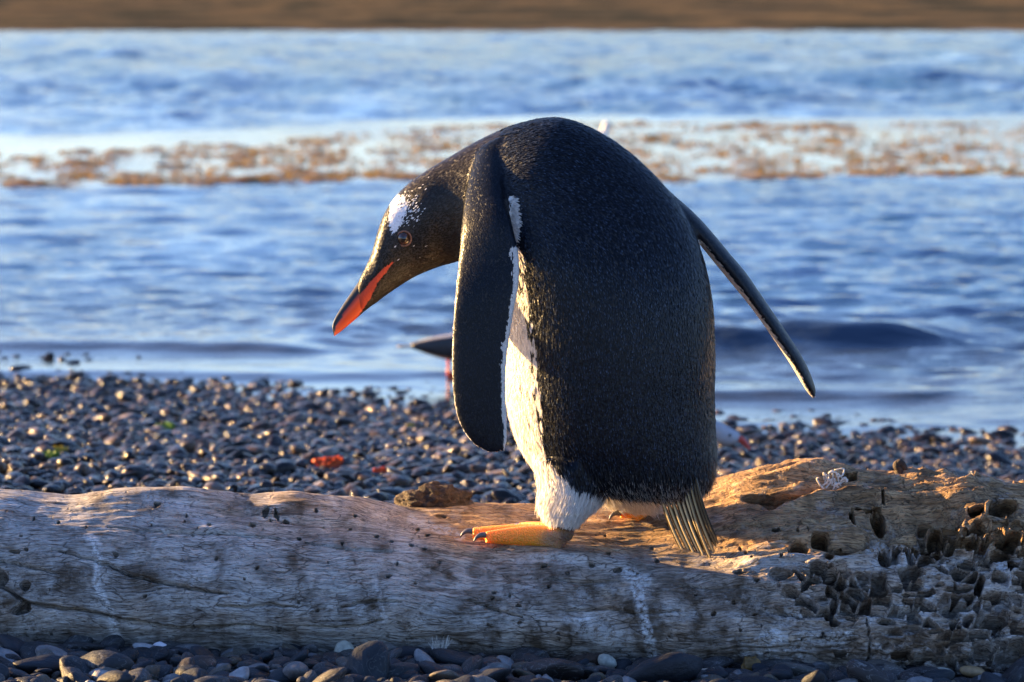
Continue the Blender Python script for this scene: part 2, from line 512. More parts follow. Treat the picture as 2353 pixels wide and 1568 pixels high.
# little breakers near the edge
def ridge(c, w0, w1, h, mask):
    t = d - c
    return h * mask * np.where(t < 0, np.exp(-(t / w0) ** 2), np.exp(-(t / w1) ** 2))
wob = 0.10 * np.sin(x * 1.7) + 0.07 * np.sin(x * 4.1 + 1)
px_ = W0 / 2 + ax * FPX
zz += ridge(12.25 + wob * 0.4, 0.11, 0.5, 0.070, sstep(1480, 1640, px_) * sstep(2260, 2020, px_))
zz += ridge(12.15 + wob * 0.5, 0.09, 0.4, 0.026, sstep(820, 640, px_))
zz += ridge(10.55 + wob * 0.3 - 0.0 * x, 0.06, 0.35, 0.018, sstep(1500, 1640, px_))
zz += ridge(11.25 + wob * 0.4, 0.08, 0.4, 0.012, sstep(1300, 1100, px_))
V = np.stack([x, y, SEA + zz], 1)
sea = mesh_obj('sea', V, gridF(NR, NC), M['water'])
set_f(sea.data, 'shallow', sstep(5.5, 0.5, d - shore_d))
set_f(sea.data, 'calm', np.clip(calm * (0.16 + 0.84 * sstep(0.2, 3, d - shore_d)) * gust2 * (0.65 + 0.35 * sstep(20, 45, d) + 2.4 * sstep(40, 100, d)), 0.03, 4.0))
tag(sea, 'rippled blue sea water', None, None, 'structure')

# far shore
hx = np.linspace(-420, 420, 220); hy = np.concatenate([np.linspace(340, 400, 14), np.linspace(410, 1500, 60)])
X, Yh = np.meshgrid(hx, hy)
Ph = np.stack([X.ravel() / 130, Yh.ravel() / 170, np.zeros(X.size)], 1)
rise = sstep(342, 1250, Yh.ravel())
Z = SEA - 0.6 + 1.0 * sstep(340, 356, Yh.ravel()) + 20 * rise * (1 + 0.35 * fbm(Ph, 4)) + 0.5 * fbm(Ph * 9, 3) * sstep(346, 400, Yh.ravel())
far = mesh_obj('hills', np.stack([X.ravel(), Yh.ravel(), Z], 1), gridF(len(hy), len(hx)), M['hill'])
tag(far, 'brown grassy far shore across the water', None, None, 'structure')

# floating kelp
Vk, Fk = [], []
kr = np.random.default_rng(21)
def blade(cx, cy, L, wd, ang, lift, n=5):
    b = len(Vk); ca, sa = math.cos(ang), math.sin(ang); ph = kr.random() * 6.28
    for i in range(n + 1):
        t = i / n
        w = wd * math.sin(math.pi * (0.12 + 0.83 * t)) * 0.5
        zc = SEA + 0.006 + lift * math.sin(math.pi * t) * (0.6 + 0.4 * math.sin(3 * t + ph))
        ox, oy = (t - 0.5) * L * ca, (t - 0.5) * L * sa
        tw = 0.25 * math.sin(4 * t + ph)
        for s in (-1, 1):
            Vk.append((cx + ox - s * w * sa, cy + oy + s * w * ca, zc + s * w * tw))
    for i in range(n):
        k = b + 2 * i
        Fk.append((k, k + 1, k + 3, k + 2))
for _ in range(24000):
    a = kr.uniform(-0.40, 0.40) if kr.random() < 0.4 else kr.uniform(-0.17, 0.17)
    nr = 424 - 14 * sstep(-0.15, 0.15, a) + 5 * math.sin(a * 40); fr = 352 - 68 * sstep(-0.15, 0.02, a)
    q = kr.random()
    edge = kr.random()
    if edge < 0.16: rw = nr - abs(kr.normal(0, 7)) - 2
    elif edge < 0.26 and a > -0.02: rw = fr + abs(kr.normal(0, 6)) + 2
    else: rw = fr + (nr - fr) * q
    if pn(np.array([[a * 60, rw * 0.09, 3.0]]))[0] < -0.12 + 0.25 * kr.random() + 0.06 * sstep(0.0, -0.14, a): continue
    dd = (CAM_Z - SEA) * FPX / (rw - HOR)
    big = kr.random() < 0.035
    L = kr.uniform(0.12, 0.34) if big else kr.uniform(0.025, 0.10)
    blade(a * dd, dd - CAM_D, L, L * kr.uniform(0.25, 0.5), kr.normal(0, 0.7), kr.uniform(0.01, 0.035) if big else kr.uniform(0.0, 0.03))
kelp = mesh_obj('floating_kelp', np.array(Vk), Fk, M['kelp'])
tag(kelp, 'band of orange brown kelp floating on the smooth water', 'kelp', None, 'stuff')

# ------------------------------------------------------------------ pebbles
def pebble_mesh(i, mat='stone'):
    r = np.random.default_rng(100 + i)
    bm = bmesh.new(); bmesh.ops.create_icosphere(bm, subdivisions=3, radius=0.5)
    P = np.array([v.co[:] for v in bm.verts])
    n = fbm(P * 1.6 + i * 7.7, 2)
    P *= (1 + 0.28 * n)[:, None]
    e = r.uniform(0.8, 1.15)
    P = np.sign(P) * np.abs(P * 2) ** e / 2
    for _ in range(2 if i % 3 == 0 else 0):            # a flat broken side on some
        nrm = r.normal(size=3); nrm /= np.linalg.norm(nrm)
        over = P @ nrm - 0.36
        P -= np.where(over > 0, over * 0.85, 0)[:, None] * nrm
    for v, p in zip(bm.verts, P): v.co = p
    me = bpy.data.meshes.new('pebble'); bm.to_mesh(me); bm.free()
    me.polygons.foreach_set('use_smooth', np.full(len(me.polygons), True))
    me.materials.append(M[mat])
    return me
PEB = [pebble_mesh(i) for i in range(10)]
DRY = [pebble_mesh(i, 'drystone') for i in range(10)]
pebcol = bpy.data.collections.new('pebble_shapes'); drycol = bpy.data.collections.new('dry_pebble_shapes')
for me, me2 in zip(PEB, DRY):
    pebcol.objects.link(bpy.data.objects.new('pebble_shape', me)); drycol.objects.link(bpy.data.objects.new('pebble_shape', me2))

def scatter(n, xr, yr, size, seed, layers=1.0):
    r = np.random.default_rng(seed)
    x = r.uniform(*xr, n); y = r.uniform(*yr, n)
    s = np.clip(r.lognormal(math.log(size), 0.42, n), size * 0.35, size * 2.4)
    sc = np.stack([s * r.uniform(0.95, 1.5, n), s * r.uniform(0.65, 1.0, n), s * r.uniform(0.36, 0.72, n)], 1)
    rot = np.stack([r.normal(0, 0.30, n), r.normal(0, 0.30, n), r.uniform(0, 6.283, n)], 1)
    z = beach_z(x, y) + sc[:, 2] * 0.22 + r.uniform(0, 1, n) ** 2 * size * 0.45 * layers
    return np.stack([x, y, z], 1), rot, sc

def instanced(name, P, rot, sc, parent=None, src=None):
    me = bpy.data.meshes.new(name); me.from_pydata(P.tolist(), [], []); me.update()
    a = me.attributes.new('rot', 'FLOAT_VECTOR', 'POINT'); a.data.foreach_set('vector', rot.astype(np.float32).ravel())
    a = me.attributes.new('sc', 'FLOAT_VECTOR', 'POINT'); a.data.foreach_set('vector', sc.astype(np.float32).ravel())
    o = link(bpy.data.objects.new(name, me), parent)
    g = bpy.data.node_groups.new(name, 'GeometryNodeTree')
    g.interface.new_socket('Geometry', in_out='INPUT', socket_type='NodeSocketGeometry')
    g.interface.new_socket('Geometry', in_out='OUTPUT', socket_type='NodeSocketGeometry')
    N = lambda k: g.nodes.new(k)
    gi, go = N('NodeGroupInput'), N('NodeGroupOutput')
    ci = N('GeometryNodeCollectionInfo'); ci.inputs['Collection'].default_value = src or pebcol
    ci.inputs['Separate Children'].default_value = True; ci.inputs['Reset Children'].default_value = True
    ip = N('GeometryNodeInstanceOnPoints'); ip.inputs['Pick Instance'].default_value = True
    at = []
    for nm in ('rot', 'sc'):
        q = N('GeometryNodeInputNamedAttribute'); q.data_type = 'FLOAT_VECTOR'; q.inputs['Name'].default_value = nm; at.append(q)
    er = N('FunctionNodeEulerToRotation')
    g.links.new(at[0].outputs['Attribute'], er.inputs[0])
    g.links.new(gi.outputs[0], ip.inputs['Points']); g.links.new(ci.outputs[0], ip.inputs['Instance'])
    g.links.new(er.outputs[0], ip.inputs['Rotation']); g.links.new(at[1].outputs['Attribute'], ip.inputs['Scale'])
    g.links.new(ip.outputs[0], go.inputs[0])
    m = o.modifiers.new('scatter', 'NODES'); m.node_group = g
    return o

P1, r1, s1 = scatter(92000, (-3.9, 3.9), (0.25, 7.4), 0.0235, 5)
keep = np.abs(P1[:, 0]) < 0.31 * (P1[:, 1] + CAM_D) + 0.2
keep &= ~((P1[:, 2] < SEA - 0.035))
mid = instanced('beach_pebbles', P1[keep], r1[keep], s1[keep])
tag(mid, 'wet dark pebbles of the beach between the log and the water', 'pebbles', None, 'stuff')

# pebbles in front of the log
P2, r2, s2 = scatter(2300, (-0.92, 0.92), (-0.52, -0.10), 0.021, 6, 0.9)
P2[:, 2] += 0.006
P3, r3, s3 = scatter(190, (-0.9, 0.9), (-0.42, -0.165), 0.033, 8, 0.5)
s3[:, 2] *= 0.8; P3[:, 2] += 0.010
P2 = np.vstack([P2, P3]); r2 = np.vstack([r2, r3]); s2 = np.vstack([s2, s3])
u, v_ = proj(P2)
vis = (u > 0) & (u < W0) & (v_ < 1575) & (P2[:, 1] < -0.13)
score = np.where(vis, s2[:, 0] * s2[:, 2] * (1 + 0.4 * (P2[:, 2] - beach_z(P2[:, 0], P2[:, 1])) / 0.03), -1)
order = np.argsort(-score)
big = order[:290]
for n, i in enumerate(big):
    o = bpy.data.objects.new('pebble', DRY[n % len(DRY)])
    o.location = P2[i]; o.rotation_euler = r2[i]; o.scale = s2[i]
    link(o, beach)
sm = instanced('small_pebbles', P2[order[290:]], r2[order[290:]], s2[order[290:]], beach, drycol)
sm['kind'] = 'stuff'

# ------------------------------------------------------------------ driftwood log
# columns: picture x -> control points (row, Y) from the front foot of the log over the top to its back
LOGC = {
    -250: [(1500, -.150), (1420, -.185), (1330, -.175), (1240, -.135), (1175, -.075), (1132, .005), (1128, .05)],
    0:    [(1502, -.150), (1420, -.185), (1330, -.175), (1240, -.135), (1178, -.075), (1136, .005), (1133, .05)],
    130:  [(1503, -.150), (1420, -.186), (1330, -.176), (1245, -.135), (1188, -.075), (1152, .000), (1146, .05)],
    240:  [(1504, -.150), (1422, -.188), (1335, -.178), (1250, -.138), (1186, -.075), (1132, .000), (1130, .05)],
    420:  [(1506, -.150), (1424, -.190), (1340, -.180), (1256, -.138), (1190, -.070), (1129, .005), (1128, .05)],
    560:  [(1508, -.150), (1426, -.190), (1342, -.180), (1260, -.135), (1196, -.068), (1146, .010), (1142, .06)],
    660:  [(1510, -.150), (1428, -.190), (1345, -.180), (1262, -.132), (1198, -.062), (1134, .020), (1132, .07)],
    800:  [(1514, -.152), (1432, -.192), (1350, -.178), (1266, -.128), (1206, -.055), (1152, .030), (1148, .09)],
    920:  [(1518, -.154), (1438, -.192), (1356, -.176), (1272, -.122), (1214, -.040), (1186, .050), (1165, .16)],
    1050: [(1522, -.156), (1444, -.192), (1362, -.172), (1276, -.112), (1240, -.045), (1208, .050), (1162, .19)],
    1200: [(1526, -.158), (1450, -.192), (1368, -.170), (1282, -.110), (1258, -.050), (1220, .050), (1162, .20)],
    1350: [(1530, -.160), (1456, -.194), (1374, -.170), (1288, -.112), (1266, -.055), (1222, .050), (1158, .21)],
    1500: [(1536, -.164), (1462, -.198), (1380, -.176), (1306, -.118), (1290, -.065), (1222, .050), (1140, .21)],
    1640: [(1542, -.168), (1468, -.204), (1386, -.184), (1316, -.130), (1294, -.070), (1206, .045), (1112, .20)],
    1760: [(1550, -.172), (1474, -.210), (1392, -.192), (1312, -.140), (1258, -.075), (1178, .040), (1088, .17)],
    1880: [(1558, -.178), (1482, -.216), (1398, -.198), (1312, -.146), (1248, -.080), (1165, .035), (1066, .15)],
    2000: [(1566, -.182), (1488, -.222), (1402, -.204), (1312, -.150), (1242, -.085), (1162, .030), (1082, .14)],
    2130: [(1578, -.186), (1496, -.226), (1406, -.206), (1314, -.152), (1240, -.088), (1164, .025), (1096, .13)],
    2250: [(1586, -.186), (1504, -.222), (1410, -.202), (1316, -.150), (1236, -.088), (1160, .005), (1102, .09)],
    2353: [(1592, -.180), (1510, -.214), (1416, -.196), (1320, -.146), (1242, -.086), (1170, .005), (1118, .09)],
    2600: [(1600, -.176), (1516, -.206), (1424, -.190), (1330, -.142), (1250, -.086), (1180, .005), (1130, .09)],
}
NU, NV = 1360, 300
kx_ = np.array(sorted(LOGC)); ctrl = np.array([LOGC[k] for k in kx_], float)          # (K,7,2)
cu = np.concatenate([np.linspace(-2000, -40, 60, endpoint=False), np.linspace(-40, 2400, NU - 80), np.linspace(2410, 2800, 20)])
def interp_cols(a):
    # smooth interpolation along the log
    out = np.interp(cu, kx_, a)
    k = 31; w = np.hanning(k + 2)[1:-1]; w /= w.sum()
    return np.convolve(np.pad(out, k // 2, mode='edge'), w, 'valid')
rows = np.stack([interp_cols(ctrl[:, j, 0]) for j in range(7)], 1); deps = np.stack([interp_cols(ctrl[:, j, 1]) for j in range(7)], 1)
# add hidden points: tucked under at the front, and the rounded back
cp = np.zeros((NU, 11, 3))
for j in range(7):
    dd = deps[:, j] + CAM_D
    cp[:, j + 2, 0] = (cu - W0 / 2) * dd / FPX; cp[:, j + 2, 1] = deps[:, j]; cp[:, j + 2, 2] = CAM_Z - (rows[:, j] - HOR) * dd / FPX
xm = cp[:, 5, 0]
cp[:, :, 0] = xm[:, None]
cp[:, 0] = np.stack([xm, cp[:, 2, 1] + 0.10, np.full(NU, -0.08)], 1)
cp[:, 1] = np.stack([xm, cp[:, 2, 1] + 0.030, np.minimum(cp[:, 2, 2] - 0.03, -0.045)], 1)
cp[:, 9] = np.stack([xm, cp[:, 8, 1] + 0.055, cp[:, 8, 2] - 0.045], 1)
cp[:, 10] = np.stack([xm, cp[:, 8, 1] + 0.050, np.full(NU, -0.06)], 1)
# spline across, dense where the camera looks
tk = np.arange(11.0)
q = np.concatenate([np.linspace(0, 1.5, 8, endpoint=False), np.linspace(1.5, 8.2, NV - 20, endpoint=False), np.linspace(8.2, 10, 12)])
m_ = np.zeros_like(cp); m_[:, 1:-1] = (cp[:, 2:] - cp[:, :-2]) / 2; m_[:, 0] = cp[:, 1] - cp[:, 0]; m_[:, -1] = cp[:, -1] - cp[:, -2]
iq = np.clip(np.floor(q).astype(int), 0, 9); uq = (q - iq)[None, :, None]
S = ((2*uq**3 - 3*uq**2 + 1) * cp[:, iq] + (uq**3 - 2*uq**2 + uq) * m_[:, iq] + (-2*uq**3 + 3*uq**2) * cp[:, iq + 1] + (uq**3 - uq**2) * m_[:, iq + 1])
S = S.transpose(1, 0, 2)                                   # (NV, NU, 3)
nV = len(q)
def gnorm(S):
    du = np.gradient(S, axis=1); dv = np.gradient(S, axis=0)
    n = np.cross(du, dv); n /= np.linalg.norm(n, axis=2)[:, :, None] + 1e-12
    return n
N0 = gnorm(S)
if N0[nV // 2, NU // 2, 1] > 0: N0 = -N0
P = S.reshape(-1, 3); Nn = N0.reshape(-1, 3)
px, py = proj(P)
G = P * np.array([7, 60, 60])
warp = np.stack([0 * P[:, 0], pn(P * 6) * 0.02, pn(P * 6 + 4) * 0.02], 1)
grain = fbm((P + warp) * np.array([8, 70, 70]), 4, 0.6)
lump = fbm(P * np.array([9, 16, 16]) + 2, 3)
right = sstep(1560, 2050, px + 0.25 * (py - 1200))         # rotten end of the log
hollow = sstep(1300, 1270, py + 14 * pn(np.stack([px / 70, py / 60, 0 * px], 1))) * sstep(930, 1060, px)
disp = 0.0045 * lump + 0.0016 * grain
lay = py / 21 + 1.5 * fbm(np.stack([px / 150, py / 60, 0 * px + 2], 1), 3) + 0.0022 * px
saw = lay - np.floor(lay)
lid = pn(np.stack([np.floor(lay) * 3.7, px / 70, 0 * px], 1))
disp += right * (0.008 * fbm(P * np.array([14, 26, 26]) + 8, 3, 0.5) + 0.006 * lid - 0.010 * saw ** 1.6 * np.clip(0.6 + 1.2 * lid, 0, 1.4) - 0.004 * np.abs(grain))
rg = 1 - np.abs(fbm((P + warp * 1.5) * np.array([5, 42, 42]) + 3, 3)) * 2
disp += (0.004 * hollow + 0.006 * right) * rg
# long ridges and lips drawn along the grain
def ridge_line(pts, w, h, side=0.0):
    global disp
    dd, at = dpoly(px, py, pts)
    disp = disp + h * np.exp(-(dd / w) ** 2) * np.sin(np.pi * np.clip(at, 0.02, 0.98)) ** 0.5
ridge_line([(880, 1168), (980, 1195), (1060, 1225), (1180, 1262), (1300, 1282), (1420, 1292), (1560, 1300)], 9, 0.006)
ridge_line([(1640, 1130), (1760, 1112), (1850, 1085), (1900, 1066), (1960, 1085)], 12, 0.010)
ridge_line([(1700, 1205), (1800, 1180), (1880, 1150), (1960, 1140), (2060, 1155), (2180, 1150), (2260, 1135)], 10, 0.014)
ridge_line([(1640, 1240), (1760, 1230), (1900, 1225), (2040, 1235)], 9, 0.006)
ridge_line([(1700, 1300), (1800, 1285), (1900, 1300), (2040, 1290), (2200, 1300)], 8, 0.009)
ridge_line([(1580, 1320), (1660, 1330), (1760, 1345), (1900, 1350)], 8, 0.007)
ridge_line([(2050, 1080), (2075, 1072), (2095, 1092)], 9, 0.020)
ridge_line([(2110, 1100), (2150, 1085), (2180, 1100)], 9, 0.012)
ridge_line([(2210, 1115), (2270, 1092), (2320, 1108)], 10, 0.012)
ridge_line([(190, 1165), (260, 1138), (420, 1134), (520, 1150)], 10, 0.006)
ridge_line([(420, 1185), (560, 1178), (700, 1200), (830, 1210)], 10, -0.006)
ridge_line([(560, 1170), (700, 1160), (800, 1170)], 9, 0.004)
# troughs
for pts, w, h in (([(1720, 1185), (1800, 1155), (1880, 1130), (1950, 1130)], 13, -0.016),
                  ([(2000, 1215), (2080, 1190), (2160, 1180), (2220, 1190)], 22, -0.050),
                  ([(2010, 1235), (2120, 1240), (2200, 1260)], 14, -0.030),
                  ([(1840, 1255), (1930, 1262), (2010, 1250)], 9, -0.018),
                  ([(1740, 1395), (1860, 1410), (1980, 1400), (2080, 1420)], 9, -0.014),
                  ([(1880, 1330), (1990, 1345), (2090, 1335)], 10, -0.024)):
    ridge_line(pts, w, h)
# cracks
CR = [[(0, 1345), (60, 1385), (110, 1395), (200, 1408), (280, 1428), (350, 1440), (420, 1446), (500, 1444), (560, 1438), (620, 1446)],
      [(120, 1262), (190, 1280), (245, 1295), (300, 1322), (370, 1338), (420, 1348), (480, 1360), (520, 1364)],
      [(500, 1392), (560, 1398), (620, 1388), (680, 1398)], [(690, 1440), (760, 1446), (830, 1440), (880, 1425)],
      [(780, 1395), (860, 1380), (920, 1384)], [(930, 1470), (1010, 1468), (1060, 1480), (1130, 1486)], [(1080, 1380), (1140, 1400), (1200, 1420)],
      [(1990, 1420), (2000, 1470), (1995, 1530)], [(1560, 1345), (1640, 1352), (1720, 1348), (1800, 1362)], [(1300, 1402), (1400, 1396), (1470, 1410), (1560, 1404)], [(1640, 1225), (1720, 1212), (1800, 1208), (1880, 1200)], [(1660, 1262), (1740, 1250), (1810, 1246)], [(1260, 1330), (1340, 1338), (1420, 1334)], [(700, 1250), (800, 1262), (900, 1268)], [(250, 1210), (380, 1222), (520, 1226), (640, 1238)], [(0, 1290), (60, 1300), (130, 1318)]]
for k, pts in enumerate(CR):
    dd, at = dpoly(px + 6 * pn(np.stack([px / 18, py / 18, 0 * px], 1)), py + 5 * pn(np.stack([px / 22, py / 22, 0 * px + 5], 1)), pts)
    w = (5.0 if k == 0 else 3.3) * (0.4 + 0.6 * np.sin(np.pi * np.clip(at, 0.04, 0.96)))
    disp -= (0.018 if k < 2 else 0.009) * np.exp(-(dd / w) ** 2)
# worm holes: column, row, radius across, radius up, depth
HOLES = [(2018, 1190, 19, 15, .050), (1962, 1190, 11, 17, .050), (2040, 1152, 12, 14, .045), (1990, 1172, 30, 7, .035), (1884, 1250, 18, 15, .050), (1836, 1266, 26, 12, .045), (1905, 1290, 15, 11, .04),
         (1985, 1268, 7, 7, .035), (2032, 1292, 17, 14, .045), (1940, 1262, 26, 6, .03), (1882, 1312, 20, 10, .035), (1787, 1228, 13, 8, .04), (1830, 1160, 10, 5, .03), (1905, 1412, 12, 14, .045),
         (2110, 1205, 62, 17, .055), (2170, 1190, 40, 14, .05), (2060, 1238, 30, 8, .04), (2090, 1345, 34, 13, .04), (2210, 1255, 34, 12, .04), (2320, 1250, 30, 18, .05), (2290, 1420, 30, 18, .05), (2330, 1500, 40, 24, .05), (2250, 1500, 24, 14, .045),
         (1955, 1100, 26, 7, .03), (1760, 1150, 60, 9, .030), (1840, 1140, 50, 8, .030), (1740, 1340, 7, 5, .014), (1860, 1320, 12, 8, .02), (1010, 1192, 13, 7, .020), (1985, 1085, 13, 8, .020), (1925, 1090, 8, 6, .014), (2090, 1115, 14, 9, .022),
         (358, 1162, 10, 7, .014), (290, 1156, 6, 4, .01), (425, 1183, 5, 4, .01), (610, 1175, 9, 6, .012), (632, 1178, 6, 6, .012), (620, 1188, 5, 4, .01), (175, 1165, 5, 8, .010),
         (35, 1270, 12, 5, .012), (60, 1265, 5, 4, .01), (0, 1330, 18, 22, .022), (58, 1345, 14, 10, .016), (50, 1398, 20, 16, .02), (640, 1445, 7, 6, .014), (480, 1208, 6, 4, .01), (580, 1207, 9, 3, .01),
         (815, 1188, 5, 4, .01), (900, 1245, 5, 3, .01), (960, 1215, 4, 3, .01), (945, 1256, 6, 3, .008), (975, 1266, 6, 3, .008), (1640, 1410, 6, 6, .012), (1700, 1448, 4, 4, .01),
         (1890, 1455, 5, 5, .01), (1840, 1470, 4, 4, .01), (1360, 1300, 8, 4, .010), (1420, 1310, 10, 5, .012), (1250, 1300, 7, 4, .01), (1700, 1318, 14, 4, .014)]
hr = np.random.default_rng(31)
for _ in range(95):                                        # pin holes on the bleached side
    cx, cy = hr.uniform(0, 1900), hr.uniform(1160, 1330) if hr.random() < .7 else hr.uniform(1330, 1480)
    r_ = hr.uniform(2.2, 4.6); HOLES.append((cx, cy, r_ * hr.uniform(1, 1.6), r_, .007))
for _ in range(150):                                       # honeycomb at the rotten end
    cx = hr.uniform(1760, 2540); cy = hr.uniform(1150, 1590)
    if cx + 0.10 * (cy - 1300) < 1860 + 330 * hr.random(): continue
    r_ = hr.uniform(5, 16) * (0.7 if cx < 2050 else 1.0); HOLES.append((cx, cy, r_ * hr.uniform(1.1, 2.6), r_ * hr.uniform(0.5, 0.95), min(r_ * .0026, .034)))
colx = px.reshape(nV, NU)[nV // 2]
pxg, pyg = px.reshape(nV, NU), py.reshape(nV, NU)
front = (q < 8.3)
dg_ = disp.reshape(nV, NU).copy()
holes = np.zeros_like(dg_)
for cx, cy, rx, ry, dep in HOLES:
    a, b = np.searchsorted(colx, [cx - 2.2 * rx, cx + 2.2 * rx])
    if b <= a: continue
    X_, Y_ = pxg[:, a:b], pyg[:, a:b]
    ang_ = np.arctan2((Y_ - cy) / ry, (X_ - cx) / rx)
    rr = np.hypot((X_ - cx) / rx, (Y_ - cy) / ry) * (1 + 0.13 * np.sin(2 * ang_ + cx) + 0.09 * np.sin(3 * ang_ + cy))
    f = sstep(1.06, 0.74, rr) * front[:, None]
    holes[:, a:b] = np.maximum(holes[:, a:b], f * dep)
    dg_[:, a:b] += 0.0012 * np.exp(-((rr - 1.25) / 0.25) ** 2) * front[:, None] * (dep > 0.012)
# honeycomb of wormed cells with thin walls at the rotten end
wxp = px / 34 + 0.7 * pn(np.stack([px / 50, py / 50, 0 * px], 1)); wyp = py / 25 + 0.7 * pn(np.stack([px / 50, py / 50, 0 * px + 7], 1)) - 0.10 * px / 34
ix, iy = np.floor(wxp).astype(int), np.floor(wyp).astype(int)
F1 = np.full(len(px), 9.0); F2 = np.full(len(px), 9.0); cid = np.zeros(len(px))
for ox in (-1, 0, 1):
    for oy in (-1, 0, 1):
        h = (ix + ox) * 374761 + (iy + oy) * 668265
        h = (h ^ (h >> 13)) * 1274126177
        ra = ((h & 0xffff) / 65535.0); rb = (((h >> 16) & 0xffff) / 65535.0); rc = (((h >> 8) & 0xffff) / 65535.0)
        dd = np.hypot(wxp - (ix + ox + ra), wyp - (iy + oy + rb))
        nf_ = dd < F1
        F2 = np.where(nf_, F1, np.minimum(F2, dd)); cid = np.where(nf_, rc, cid); F1 = np.where(nf_, dd, F1)
edge_n = 60 * pn(np.stack([px / 60, py / 45, 0 * px + 1], 1))
sponge = np.maximum(sstep(1960, 2120, px + 0.30 * (py - 1300) + edge_n) * sstep(1175, 1260, py + 0.4 * edge_n), sstep(1760, 1860, px + edge_n) * sstep(1300, 1330, py) * sstep(1425, 1395, py + 0.4 * edge_n) * 0.9)
sponge *= 1 - 0.9 * sstep(2230, 2130, px + 0.5 * edge_n) * sstep(1430, 1465, py)          # the smooth tan lip at the foot
cell = sstep(0.05, 0.26, F2 - F1) * np.clip((cid - 0.14) * 1.6, 0, 1) * sponge
holes = np.maximum(holes * 1.5, (cell * 0.060).reshape(nV, NU) * front[:, None])
P = (S + N0 * dg_[:, :, None] + holes[:, :, None] * np.array([0.0, 0.88, -0.48])).reshape(-1, 3)
LOGP = P.reshape(nV, NU, 3)
log = mesh_obj('driftwood_log', P, gridF(nV, NU), M['wood'])
tag(log, 'long bleached grey driftwood log lying on the pebbles under the penguin', 'driftwood')
n2 = fbm(np.stack([px / 90, py / 60, 0 * px], 1), 4)
tone = np.clip(0.06 + 0.95 * hollow * sstep(1330, 1240, py) + 0.65 * right * sstep(1330, 1230, py) * sstep(2250, 1950, px) + 0.35 * sstep(1260, 1190, py) * sstep(300, 700, px) + 0.45 * n2
               + 0.3 * sstep(900, 1500, px) * sstep(1260, 1330, py), 0, 1)
stain = np.clip(0.25 + 1.3 * fbm(np.stack([px / 60, py / 75, 0 * px + 3], 1), 4) + 0.55 * sstep(1000, 1300, px) * sstep(1280, 1330, py) * sstep(1900, 1700, px), 0, 1)
for (cx, cy, rx, ry) in ((140, 1330, 110, 60), (330, 1330, 95, 40), (20, 1400, 80, 60), (30, 1460, 110, 40), (1120, 1400, 90, 55), (1050, 1490, 120, 30), (1500, 1440, 120, 60), (1750, 1400, 90, 60), (1950, 1470, 90, 50), (2080, 1480, 110, 50), (1650, 1380, 110, 40), (1350, 1360, 120, 40)):
    stain = np.maximum(stain, np.exp(-((px - cx) / rx) ** 2 - ((py - cy) / ry) ** 2))
for pts, w in (([(385, 1345), (350, 1410)], 5), ([(520, 1330), (480, 1380), (445, 1440)], 7), ([(580, 1400), (552, 1440), (552, 1500)], 5), ([(730, 1330), (690, 1420)], 5), ([(1025, 1420), (1030, 1500)], 5)):
    dd, at = dpoly(px, py, pts)
    stain = np.maximum(stain, 0.75 * np.exp(-(dd / (w * 1.3)) ** 2) * (0.6 + 0.8 * n2))
white = np.zeros_like(px)
for pts, w, k in (([(205, 1235), (222, 1250), (226, 1300), (222, 1345), (240, 1385), (255, 1420), (270, 1475)], 12, 0.95), ([(1455, 1318), (1468, 1370), (1482, 1430), (1500, 1500)], 13, 0.9),
                  ([(1440, 1320), (1480, 1335)], 18, 0.9), ([(860, 1330), (875, 1380), (885, 1430)], 7, 0.6), ([(2010, 1270), (2080, 1285)], 26, 0.7), ([(1860, 1460), (1930, 1470)], 26, 0.55),
                  ([(1350, 1440), (1420, 1470), (1440, 1520)], 34, 0.55), ([(340, 1150), (420, 1160), (470, 1200)], 14, 0.6), ([(940, 1195), (1020, 1225), (1060, 1240)], 8, 0.6), ([(1780, 1470), (1850, 1500)], 30, 0.5),
                  ([(2180, 1400), (2260, 1440)], 26, 0.45), ([(1220, 1285), (1340, 1292)], 8, 0.5), ([(760, 1140), (770, 1170)], 6, 0.5), ([(1715, 1300), (1740, 1310)], 8, 0.5)):
    dd, at = dpoly(px + 7 * pn(np.stack([px / 12, py / 12, 0 * px], 1)), py, pts)
    white = np.maximum(white, k * sstep(w * 1.3, w * 0.4, dd))
white = np.clip(white + 0.55 * sstep(0.05, 0.45, fbm(np.stack([px / 130, py / 60, 0 * px + 21], 1), 4)) * sstep(1230, 1330, py) + 0.75 * sstep(0.12, 0.5, fbm(np.stack([px / 60, py / 26, 0 * px + 8], 1), 5, 0.65)) * (0.30 + 0.7 * right * sstep(1180, 1300, py)), 0, 1)
set_f(log.data, 'tone', tone); set_f(log.data, 'stain', stain); set_f(log.data, 'white', white)

def log_top(x, Y):
    """height of the log at (x, Y)"""
    j = int(np.argmin(np.abs(LOGP[nV // 2, :, 0] - x)))
    c = LOGP[:, j]
    m = np.abs(c[:, 1] - Y) < 0.006
    return c[m, 2].max() if m.any() else 0.0

# ------------------------------------------------------------------ the penguin
peng = empty('gentoo_penguin', (wp(1285, 1262, -0.068)[0], -0.068, log_top(wp(1285, 1262, -0.068)[0], -0.068)))
tag(peng, 'large black and white penguin bending over with an orange beak, standing on the log', 'penguin')
ORG = np.array(peng.location)

